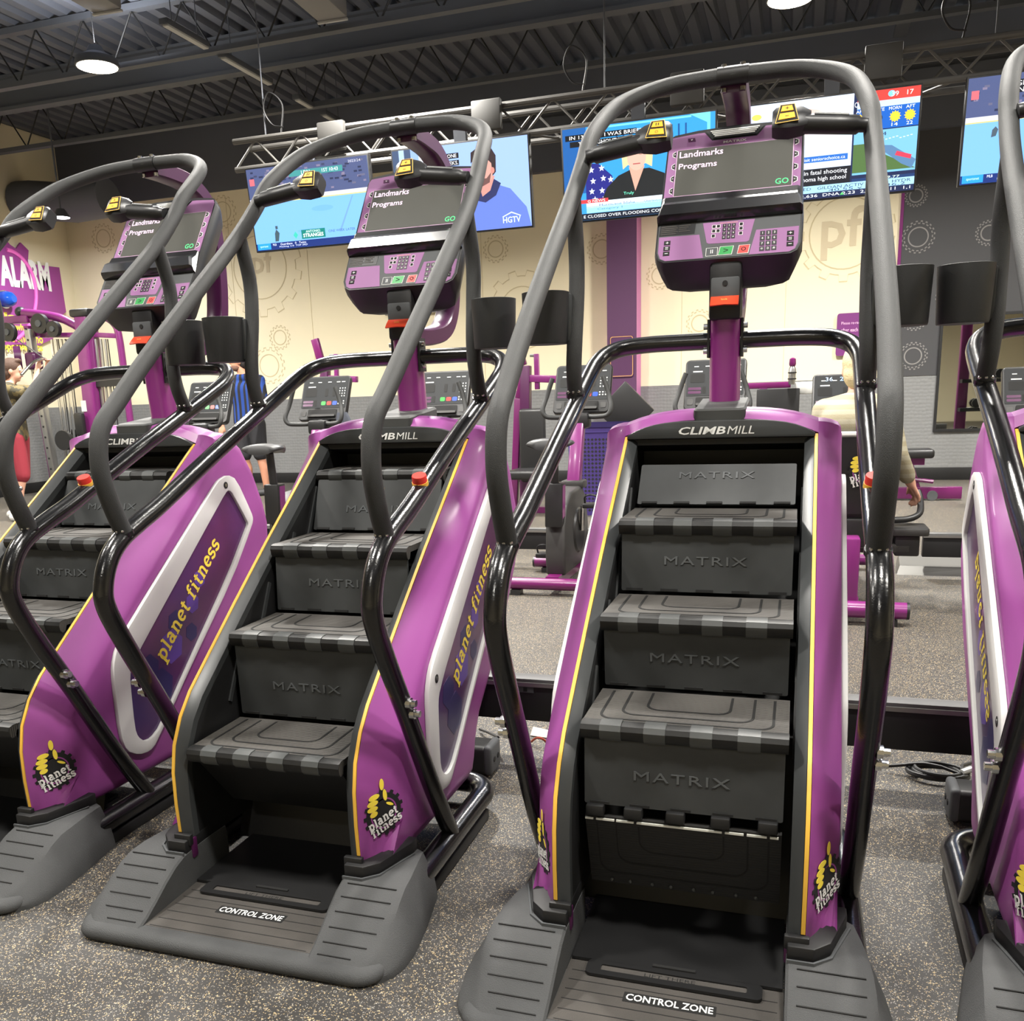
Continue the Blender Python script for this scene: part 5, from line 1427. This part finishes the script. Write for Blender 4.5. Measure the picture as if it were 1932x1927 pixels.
# pull-down rod held by the man in red shorts
def press(px, y, lab, flip=1):
    t = thing('press_machine', lab, 'strength machine', group='press machines along the far wall')
    A = lambda u, v: at(px + flip * u, v, 1, y)
    bar(t, 'upright', ground(A(0, 900)), A(2, 690), .10, .10, M_DKPURPLE)
    bar(t, 'front_leg', ground(A(-22, 900)), A(-12, 752), .07, .07, M_PINK)
    bar(t, 'lever_arm', A(-12, 752), A(-2, 708), .06, .06, M_PINK)
    bar(t, 'weight_horn', A(22, 668), A(24, 735), .045, .05, M_PURPLE_METAL)
    bar(t, 'cross_bar', A(0, 714), A(62, 716), .07, .07, M_PURPLE_METAL, (0, 0, 1))
    bar(t, 'top_arm', A(-18, 640), A(-4, 690), .09, .05, M_PINK)
    bar(t, 'peg', A(10, 671), A(26, 671), .03, .03, M_STEEL, (0, 0, 1))
    build('back_pad', MB().box(ground(A(22, 900)) + Vector((0, -.1, .68)), (.26, .10, .72)), M_BIKEB, t, bevel=.03, seg=3)
    build('seat_pad', MB().box(ground(A(22, 900)) + Vector((0, -.3, .42)), (.34, .40, .09)), M_BIKEB, t, bevel=.03, seg=3)
    build('base', MB().box(ground(A(10, 900)) + Vector((0, 0, .03)), (.9, .10, .06)), M_PINK, t)
    return t
press(990, 7.6, 'magenta press machine with black pads left of the third climber')
press(612, 8.6, 'magenta press machine behind the second climber left rail')
t = thing('squat_rack', 'purple bar rack with black board in front of the cream wall', 'rack')
bar(t, 'bar', at(1405, 729, 1, 8.6), at(1492, 726, 1, 8.6), .06, .06, M_PINK, (0, 0, 1))
for u in (1440, 1500):
    q = at(u, 740, 1, 8.6); bar(t, 'upright', (q.x, q.y, 0), (q.x, q.y, q.z + .04), .08, .08, M_DKPURPLE)
q0 = at(1428, 735, 1, 8.55); q1 = at(1507, 790, 1, 8.55)
build('board', MB().box(((q0.x + q1.x) / 2, 8.55, (q0.z + q1.z) / 2 - .15), (q1.x - q0.x, .06, q0.z - q1.z + .3)), M_BIKEB, t, bevel=.01)
bar(t, 'shelf', at(1500, 733, 1, 8.6), at(1545, 731, 1, 8.6), .06, .12, M_WHITE, (0, 0, 1))
q = at(1494, 722, 1, 8.5)
t = thing('spray_bottle', 'spray bottle with magenta cap standing on the rack bar', 'bottle', (q.x, q.y, q.z - .02))
build('body', MB().lathe([(.03, 0), (.035, .02), (.035, .15), (.02, .18)], n=14), M_STEEL, t); build('cap', MB().lathe([(.028, .18), (.034, .20), (.030, .25), (.01, .262)], n=14), M_PINK, t)
for z_ in (.05, .11):
    build('band', MB().lathe([(.042, z_), (.042, z_ + .012)], n=14), M_BIKEB, t)
# perforated bin
q = at(1128, 960, 2, 0.0); bw = .62; q = Vector((-1.62, 7.6, 0))
t = thing('perforated_bin', 'tall indigo perforated bin behind the bike post', 'bin', q)
M_IND = mat('indigo_plastic', (62, 46, 112), .45)
rings = []
for z, k in ((0, .9), (.80, 1.0), (.80, 1.04), (.86, 1.04)):
    rings.append([(p[0] * k, p[1] * k, z) for p in rrect(-.31, -.22, .31, .22, .06)])
bn = build('shell', MB().loft(rings, True, False), M_IND, t, ang=40)
hm = MB()
for r in range(19):
    for c in range(14):
        hm.box((-.235 + .036 * c, -.219 * (.9 + .1 * (.05 + .038 * r) / .8), .05 + .038 * r), (.020, .006, .020), Matrix.Rotation(PI / 4, 3, 'Y'))
h_ = build('hole', hm, M_GROOVE, t); h_['kind'] = 'stuff'
build('lid_rim', MB().loft([[(p[0], p[1], z) for p in rrect(-.335, -.245, .335, .245, .06)] for z in (.85, .885)], False, False), mat('indigo_dark', (40, 30, 80), .4), t)
q = at(1180, 775, 1, 8.2)
dp = build('dark_panel', MB().box(q, (.42, .05, .42), Matrix.Rotation(PI / 4, 3, 'Y')), M_BIKEB, bevel=.01)
tag(dp, 'black square panel turned on its corner beside the column', 'panel')
build('stand', MB().box((q.x, q.y + .05, q.z / 2), (.06, .05, q.z)).box((q.x, q.y + .05, .01), (.4, .3, .02)), M_BIKEB, dp)
q = at(1193, 742, 1, 8.2)
# bench
t = thing('weight_bench', 'flat black padded bench with magenta frame near the grey wall', 'bench', (1.17, 8.75, 0))
build('pad', MB().box((-.05, -.0, .47), (.75, .30, .09)), M_BIKEB, t, bevel=.03, seg=3)
build('rail', MB().box((-.05, 0, .39), (.60, .08, .07)), M_PURPLE_METAL, t)
bar(t, 'leg', (.1, 0, .40), (.22, 0, .05), .07, .07, M_PINK); bar(t, 'leg', (-.3, 0, .40), (-.42, 0, .05), .07, .07, M_PINK)
build('foot', MB().box((.25, 0, .075), (.72, .08, .12)), M_PINK, t, bevel=.008)
build('wheel', MB().cyl((.34, -.06, .05), (.34, -.03, .05), .05, n=16), M_CONGREY, t); build('foot_peg', MB().tube([(.1, -.05, .22), (.34, -.05, .19)], .02, 8), M_PINK, t)
# dumbbell rack seen in the mirror
t = thing('dumbbell_rack', 'purple dumbbell rack reflected in the wall mirror', 'rack', (2.95, 8.0, 0))
bar(t, 'post', (-.5, 0, 0), (-.5, 0, 2.4), .14, .12, M_PINK); bar(t, 'post', (.9, 0, 0), (.9, 0, 2.4), .14, .12, M_PINK)
for z in (.35, .75, 1.15):
    build('shelf', MB().box((.2, .1, z), (1.5, .36, .05)), M_BIKEB, t)
for r, z in enumerate((.44, .84, 1.24)):
    for k in range(5):
        d = thing('dumbbell', 'black dumbbell, %s from left on the %s shelf of the reflected rack' % (('first', 'second', 'third', 'fourth', 'fifth')[k], ('lowest', 'middle', 'top')[r]), 'dumbbell', (2.62 + .27 * k, 8.1, z), 0, 'dumbbells on the reflected rack')
        for s in (-1, 1):
            build('head', MB().cyl((0, s * .05, 0), (0, s * .13, 0), .065, n=10), M_BIKEB, d)
        build('bar', MB().cyl((0, -.05, 0), (0, .05, 0), .016, n=8), M_CHROME, d)

# ------------------------------------------------------------------ people
def capsule(mb, a, b, ra, rb, n=14):
    a = Vector(a); b = Vector(b)
    d = (b - a)
    if d.length < 1e-5:
        return mb.ball(a, ra, n, 8)
    d.normalize(); pts = []
    prof = []
    for k in range(5):
        t = -PI / 2 + PI / 2 * k / 4
        prof.append((a + d * (math.sin(t) * ra), max(.001, math.cos(t) * ra)))
    for k in range(5):
        t = PI / 2 * k / 4
        prof.append((b + d * (math.sin(t) * rb), max(.001, math.cos(t) * rb)))
    ref = Vector((0, 0, 1)) if abs(d.z) < .9 else Vector((1, 0, 0))
    u = d.cross(ref).normalized(); w = d.cross(u)
    return mb.loft([[p + (u * math.cos(2 * PI * k / n) + w * math.sin(2 * PI * k / n)) * r for k in range(n)] for p, r in prof])

def solid(name, mb, m, parent, voxel=.011, smooth=6):
    me = mb.mesh(name + '_source', smooth=False)
    o = bpy.data.objects.new(name + '_source', me); COL.objects.link(o)
    r = o.modifiers.new('r', 'REMESH'); r.mode = 'VOXEL'; r.voxel_size = voxel
    s = o.modifiers.new('s', 'SMOOTH'); s.factor = .5; s.iterations = smooth
    bpy.context.view_layer.update()
    out = bpy.data.meshes.new_from_object(o.evaluated_get(bpy.context.evaluated_depsgraph_get()))
    bpy.data.objects.remove(o); bpy.data.meshes.remove(me)
    out.name = name; out.materials.clear()
    out.polygons.foreach_set('use_smooth', [True] * len(out.polygons))
    return link(name, out, m, parent)

def cloth_mat(name, c, c2=None, kind=None, scale=10):
    if name in MATS: return MATS[name]
    m = mat(name, c, .85, bump=('noise', 160, .3))
    if c2:
        nt = m.node_tree; b = nt.nodes['Principled BSDF']; tc = nt.nodes.new('ShaderNodeTexCoord')
        if kind == 'noise':
            t = nt.nodes.new('ShaderNodeTexNoise'); t.inputs['Scale'].default_value = scale
        else:
            t = nt.nodes.new('ShaderNodeTexWave'); t.bands_direction = kind; t.inputs['Scale'].default_value = scale
        r = nt.nodes.new('ShaderNodeValToRGB'); r.color_ramp.interpolation = 'CONSTANT'
        r.color_ramp.elements[0].color = lin(c); r.color_ramp.elements[1].color = lin(c2); r.color_ramp.elements[1].position = .5
        nt.links.new(tc.outputs['Object'], t.inputs['Vector']); nt.links.new(t.outputs['Fac'], r.inputs['Fac']); nt.links.new(r.outputs['Color'], b.inputs['Base Color'])
    return m

def hand(mb, wr, d, palm, curl=.5, s=1.0):
    """wrist, pointing direction, direction the palm faces"""
    wr = Vector(wr); d = Vector(d).normalized(); pn = Vector(palm); pn = (pn - d * pn.dot(d)).normalized(); side = d.cross(pn).normalized()
    for k in (-1.5, -.5, .5, 1.5):
        capsule(mb, wr + side * (.012 * k) * s, wr + d * .085 * s + side * (.019 * k) * s, .0145 * s, .0125 * s, 8)
    for k, L in ((-1.5, .060), (-.5, .074), (.5, .078), (1.5, .070)):
        b = wr + d * .09 * s + side * (.020 * k) * s
        q = b; dd = d.copy()
        for i, f in enumerate((.45, .32, .23)):
            a = curl * (.5 + .5 * i)
            dd = (dd * math.cos(a) + pn * math.sin(a)).normalized()
            e = q + dd * L * f * s; capsule(mb, q, e, (.0098 - .001 * i) * s, (.0090 - .001 * i) * s, 8); q = e
    b = wr + d * .03 * s + side * .030 * s
    m_ = b + (d * .75 + side * .45 + pn * .35).normalized() * .040 * s; e = m_ + (d * .9 + pn * .5).normalized() * .032 * s
    capsule(mb, b, m_, .0135 * s, .011 * s, 8); capsule(mb, m_, e, .011 * s, .009 * s, 8)

def person(label, J, face, skin, hair, top, bottom, shoes, sock=None, sleeve=.5, leg=.55, curls=(.5, .5), palms=((0, 1, 0), (0, 1, 0)), beard=None, hair_len=0.0):
    root = thing('person', label, 'person', (J['pelvis'][0], J['pelvis'][1], min(J['ankL'][2], J['ankR'][2]) - .085), group=None)
    off = root.location
    V = {k: Vector(v) - off for k, v in J.items()}
    f = Vector(face).normalized(); r = f.cross(Vector((0, 0, 1))).normalized()
    mb = MB()
    pe, ch, nk, hd = V['pelvis'], V['chest'], V['neck'], V['head']
    sl = (V['shL'] - V['shR'])
    rt = sl.normalized()
    for k in (-1, 1):
        capsule(mb, pe + rt * .075 * k, pe.lerp(ch, .5) + rt * .062 * k, .105, .10)
        capsule(mb, pe.lerp(ch, .5) + rt * .062 * k, ch + rt * .075 * k, .10, .112)
        capsule(mb, ch + rt * .07 * k, (V['shL'] if k > 0 else V['shR']), .10, .062)
        capsule(mb, nk, (V['shL'] if k > 0 else V['shR']), .05, .058)
    capsule(mb, nk, hd - Vector((0, 0, .05)), .056, .052)
    up = (hd - nk).normalized() * .3 + Vector((0, 0, .7)); up.normalize()
    q = Matrix((r, f, up)).transposed()
    hb = MB().ball((0, -.008, .025), (.076, .098, .105), 18, 12); hb.ball((0, .022, -.045), (.056, .068, .072), 14, 8)
    hb.ball((0, .098, -.012), (.013, .018, .024), 8, 6); hb.ball((0, .055, -.098), (.026, .026, .022), 8, 6)
    hb.ball((.078, -.01, -.01), (.010, .02, .032), 8, 6); hb.ball((-.078, -.01, -.01), (.010, .02, .032), 8, 6)
    hb.ball((0, .078, .028), (.05, .02, .014), 8, 6); hb.ball((0, .084, -.058), (.024, .012, .010), 8, 6)
    mb.add([q @ Vector(v) + hd for v in hb.v], hb.f)
    for s, p, c in (('L', palms[0], curls[0]), ('R', palms[1], curls[1])):
        capsule(mb, V['sh' + s], V['el' + s], .054, .041); capsule(mb, V['el' + s], V['wr' + s], .042, .028)
        hand(mb, V['wr' + s], V['wr' + s] - V['el' + s], p, c)
        capsule(mb, V['hip' + s], V['kn' + s], .088, .058); k_ = V['kn' + s]; a_ = V['ank' + s]
        back = -f * .018
        capsule(mb, k_, k_.lerp(a_, .35) + back, .056, .060); capsule(mb, k_.lerp(a_, .35) + back, a_, .060, .038)
        capsule(mb, a_ - Vector((0, 0, .035)) - f * .03, a_ - Vector((0, 0, .045)) + f * .14, .040, .032)
    solid('body', mb, skin, root, .0105)
    # head details
    e = MB(); p_ = MB()
    for k in (-1, 1):
        e.ball(q @ Vector((.032 * k, .078, .008)) + hd, .0135, 10, 8); p_.ball(q @ Vector((.032 * k, .089, .008)) + hd, .0055, 8, 6)
        for o_, nm, m_ in ((e, 'eye', M_WHITEPRINT), (p_, 'pupil', M_GROOVE)):
            build(nm, o_, m_, root)
        e = MB(); p_ = MB()
    lp_ = MB()
    lp_.ball(q @ Vector((0, .0915, -.060)) + hd, (.020, .006, .006), 10, 6)
    build('mouth', lp_, mat('lip_skin', (160, 88, 80), .6), root)
    if hair is not None:
        h = MB().ball((0, -.018, .040), (.084, .104, .104), 18, 12); h.ball((0, -.05, -.02), (.078, .068, .085 + hair_len), 14, 8)
        h.ball((0, .045, .105), (.06, .05, .03), 12, 6)
        h2 = MB(); h2.add([q @ Vector(v) + hd for v in h.v], h.f)
        solid('hair', h2, hair, root, .010, 3)
    if beard is not None:
        bb = MB().ball((0, .030, -.072), (.060, .066, .052), 14, 8)
        b2 = MB(); b2.add([q @ Vector(v) + hd for v in bb.v], bb.f)
        build('beard', b2, beard, root)
    # clothes
    g = MB()
    for k, s in ((1, 'L'), (-1, 'R')):
        capsule(g, pe + rt * .078 * k - Vector((0, 0, .03)), pe.lerp(ch, .5) + rt * .068 * k, .124, .116)
        capsule(g, pe.lerp(ch, .5) + rt * .068 * k, ch + rt * .078 * k, .116, .124)
        capsule(g, ch + rt * .07 * k, V['sh' + s], .112, .074); capsule(g, nk.lerp(ch, .12), V['sh' + s], .062, .070)
        if sleeve <= 1:
            capsule(g, V['sh' + s], V['sh' + s].lerp(V['el' + s], sleeve), .070, .062)
        else:
            capsule(g, V['sh' + s], V['el' + s], .068, .056); capsule(g, V['el' + s], V['el' + s].lerp(V['wr' + s], sleeve - 1), .056, .044)
    solid('shirt', g, top, root, .012, 5)
    g = MB()
    for k, s in ((1, 'L'), (-1, 'R')):
        capsule(g, pe + rt * .07 * k, V['hip' + s], .118, .112)
        if leg <= 1:
            capsule(g, V['hip' + s], V['hip' + s].lerp(V['kn' + s], leg), .112, .094)
        else:
            capsule(g, V['hip' + s], V['kn' + s], .110, .082); capsule(g, V['kn' + s], V['kn' + s].lerp(V['ank' + s], leg - 1), .082, .062)
    solid('shorts' if leg < 1.2 else 'trousers', g, bottom, root, .012, 4)
    for s in 'LR':
        a_ = V['ank' + s]
        g = MB(); capsule(g, a_ - Vector((0, 0, .04)) - f * .05, a_ - Vector((0, 0, .045)) + f * .15, .050, .040); capsule(g, a_ - Vector((0, 0, .04)) - f * .03, a_ - Vector((0, 0, .01)), .05, .048)
        g.v = [(v[0], v[1], max(v[2], 0.0)) for v in g.v]
        build('shoe', g, shoes, root, ang=60)
        if sock is not None:
            build('sock', MB().cyl(a_ - Vector((0, 0, .01)), a_.lerp(V['kn' + s], .22), .047, .056, 16), sock, root, ang=60)
    return root

SKIN = mat('skin_light', (214, 164, 140), .55, bump=('noise', 300, .1))
SKIN_T = mat('skin_tan', (188, 134, 108), .55, bump=('noise', 300, .1))
HAIR_B = mat('hair_brown', (74, 52, 40), .7, bump=('noise', 120, .8))
HAIR_K = mat('hair_black', (30, 26, 26), .6, bump=('noise', 120, .8))
HAIR_W = mat('hair_blond_white', (196, 180, 140), .7, bump=('noise', 120, .8))
def lift(P, d):
    return {k: (v[0] + d[0], v[1] + d[1], v[2] + d[2]) for k, v in P.items()}
# man in red shorts at the pull-down
bx, by = -8.03, 6.75
man1 = dict(pelvis=(bx, by, .96), chest=(bx + .01, by, 1.30), neck=(bx + .02, by + .01, 1.48), head=(bx + .06, by + .03, 1.62),
            shL=(bx - .10, by + .16, 1.42), shR=(bx + .12, by - .16, 1.42), elL=(bx + .12, by + .36, 1.40), elR=(bx + .36, by - .02, 1.36), wrL=(bx + .24, by + .34, 1.63), wrR=(bx + .33, by + .10, 1.62),
            hipL=(bx - .05, by + .09, .90), hipR=(bx + .06, by - .09, .90), knL=(bx - .10, by + .10, .48), knR=(bx + .10, by - .10, .48), ankL=(bx - .22, by + .06, .085), ankR=(bx + .04, by - .16, .085))
person('man in camouflage shirt and red shorts pulling a bar at the far left', man1, (.8, .6, 0), SKIN, HAIR_B, cloth_mat('camo_cloth', (104, 92, 60), (66, 62, 48), 'noise', 14), mat('red_cloth', (128, 32, 46), .85), mat('shoe_white', (214, 214, 210), .6), M_WHITE, sleeve=.7, leg=.95, curls=(.8, .8), palms=((.6, -.2, 0), (.6, .2, 0)))
pb = build('pull_down_bar', MB().tube(cr([(bx + .02, by + .62, 1.60), (bx + .18, by + .42, 1.71), (bx + .31, by + .24, 1.74), (bx + .42, by - .02, 1.70), (bx + .46, by - .26, 1.56)], 5), .016, 10), M_CHROME)
tag(pb, 'chrome pull-down bar held by the man in red shorts', 'bar')
build('hanger_cable', MB().tube([(bx + .31, by + .24, 1.75), at(31, 640, 1, 8.0)], .007, 6), M_BLACK, pb)
# man in the striped jersey
bx, by = -6.55, 9.1
man2 = dict(pelvis=(bx, by, .98), chest=(bx - .01, by, 1.36), neck=(bx - .02, by, 1.55), head=(bx - .08, by - .02, 1.71),
            shL=(bx - .145, by - .05, 1.47), shR=(bx + .175, by + .05, 1.47), elL=(bx - .26, by - .08, 1.18), elR=(bx + .26, by - .02, 1.18), wrL=(bx - .30, by - .16, .93), wrR=(bx + .18, by - .20, .98),
            hipL=(bx - .09, by, .92), hipR=(bx + .10, by + .02, .92), knL=(bx - .10, by - .03, .50), knR=(bx + .12, by, .50), ankL=(bx - .10, by + .03, .085), ankR=(bx + .14, by + .05, .085))
person('man in blue and black striped jersey standing beyond the bikes', man2, (-.75, -.65, 0), SKIN_T, HAIR_K, cloth_mat('striped_jersey', (24, 58, 130), (18, 20, 28), 'X', 5.2), mat('black_cloth', (34, 34, 38), .85), mat('shoe_black', (50, 50, 52), .6), None, sleeve=.75, leg=.9, beard=mat('beard_brown', (110, 78, 64), .8))
# grey haired man on the recumbent bike
bx, by = .485, 3.86
man3 = dict(pelvis=(bx, by + .02, .66), chest=(bx, by - .06, .98), neck=(bx + .01, by - .04, 1.10), head=(bx + .005, by + .02, 1.245),
            shL=(bx - .15, by - .05, 1.035), shR=(bx + .14, by - .05, 1.035), elL=(bx - .22, by - .06, .80), elR=(bx + .205, by - .06, .81), wrL=(bx - .305, by + .04, .645), wrR=(bx + .29, by + .04, .655),
            hipL=(bx - .09, by + .10, .64), hipR=(bx + .09, by + .10, .64), knL=(bx - .12, by + .55, .74), knR=(bx + .12, by + .48, .62), ankL=(bx - .16, by + .86, .48), ankR=(bx + .16, by + .72, .30))
o = person('white haired man in pale striped shirt seated on the recumbent bike', man3, (.1, 1, 0), SKIN, HAIR_W, cloth_mat('pale_striped_cloth', (160, 154, 134), (146, 138, 114), 'Z', 6.5), mat('khaki_cloth', (120, 112, 96), .85), mat('shoe_grey', (120, 120, 122), .6), M_WHITE, sleeve=1.75, leg=1.7, curls=(.9, .9), palms=((.2, .3, -1), (-.2, .3, -1)))
# seated man in black at the right edge
bx, by = 1.92, 6.55
t = thing('weight_bench', 'black padded bench under the seated man in black', 'bench', (bx, by + .06, 0))
build('pad', MB().box((0, .05, .46), (.32, .9, .09)), M_BIKEB, t, bevel=.03, seg=3)
for y in (-.25, .35):
    build('leg', MB().box((0, y, .21), (.07, .07, .42)), M_PURPLE_METAL, t); build('foot', MB().box((0, y, .03), (.45, .07, .06)), M_PURPLE_METAL, t)
man4 = dict(pelvis=(bx, by + .05, .615), chest=(bx, by + .03, .96), neck=(bx, by + .0, 1.13), head=(bx - .01, by - .05, 1.275),
            shL=(bx + .19, by, 1.05), shR=(bx - .19, by, 1.05), elL=(bx + .26, by - .12, .82), elR=(bx - .26, by - .12, .82), wrL=(bx + .17, by - .34, .72), wrR=(bx - .17, by - .34, .72),
            hipL=(bx + .10, by - .02, .59), hipR=(bx - .10, by - .02, .59), knL=(bx + .16, by - .42, .52), knR=(bx - .16, by - .42, .52), ankL=(bx + .16, by - .40, .085), ankR=(bx - .16, by - .40, .085))
person('dark haired man in black shirt sitting at the right picture edge', man4, (-.15, -1, 0), SKIN, HAIR_K, mat('black_cloth', (34, 34, 38), .85), mat('grey_cloth', (70, 70, 74), .85), mat('shoe_black', (50, 50, 52), .6), None, sleeve=.7, leg=1.6, curls=(.6, .6), palms=((0, 0, -1), (0, 0, -1)))
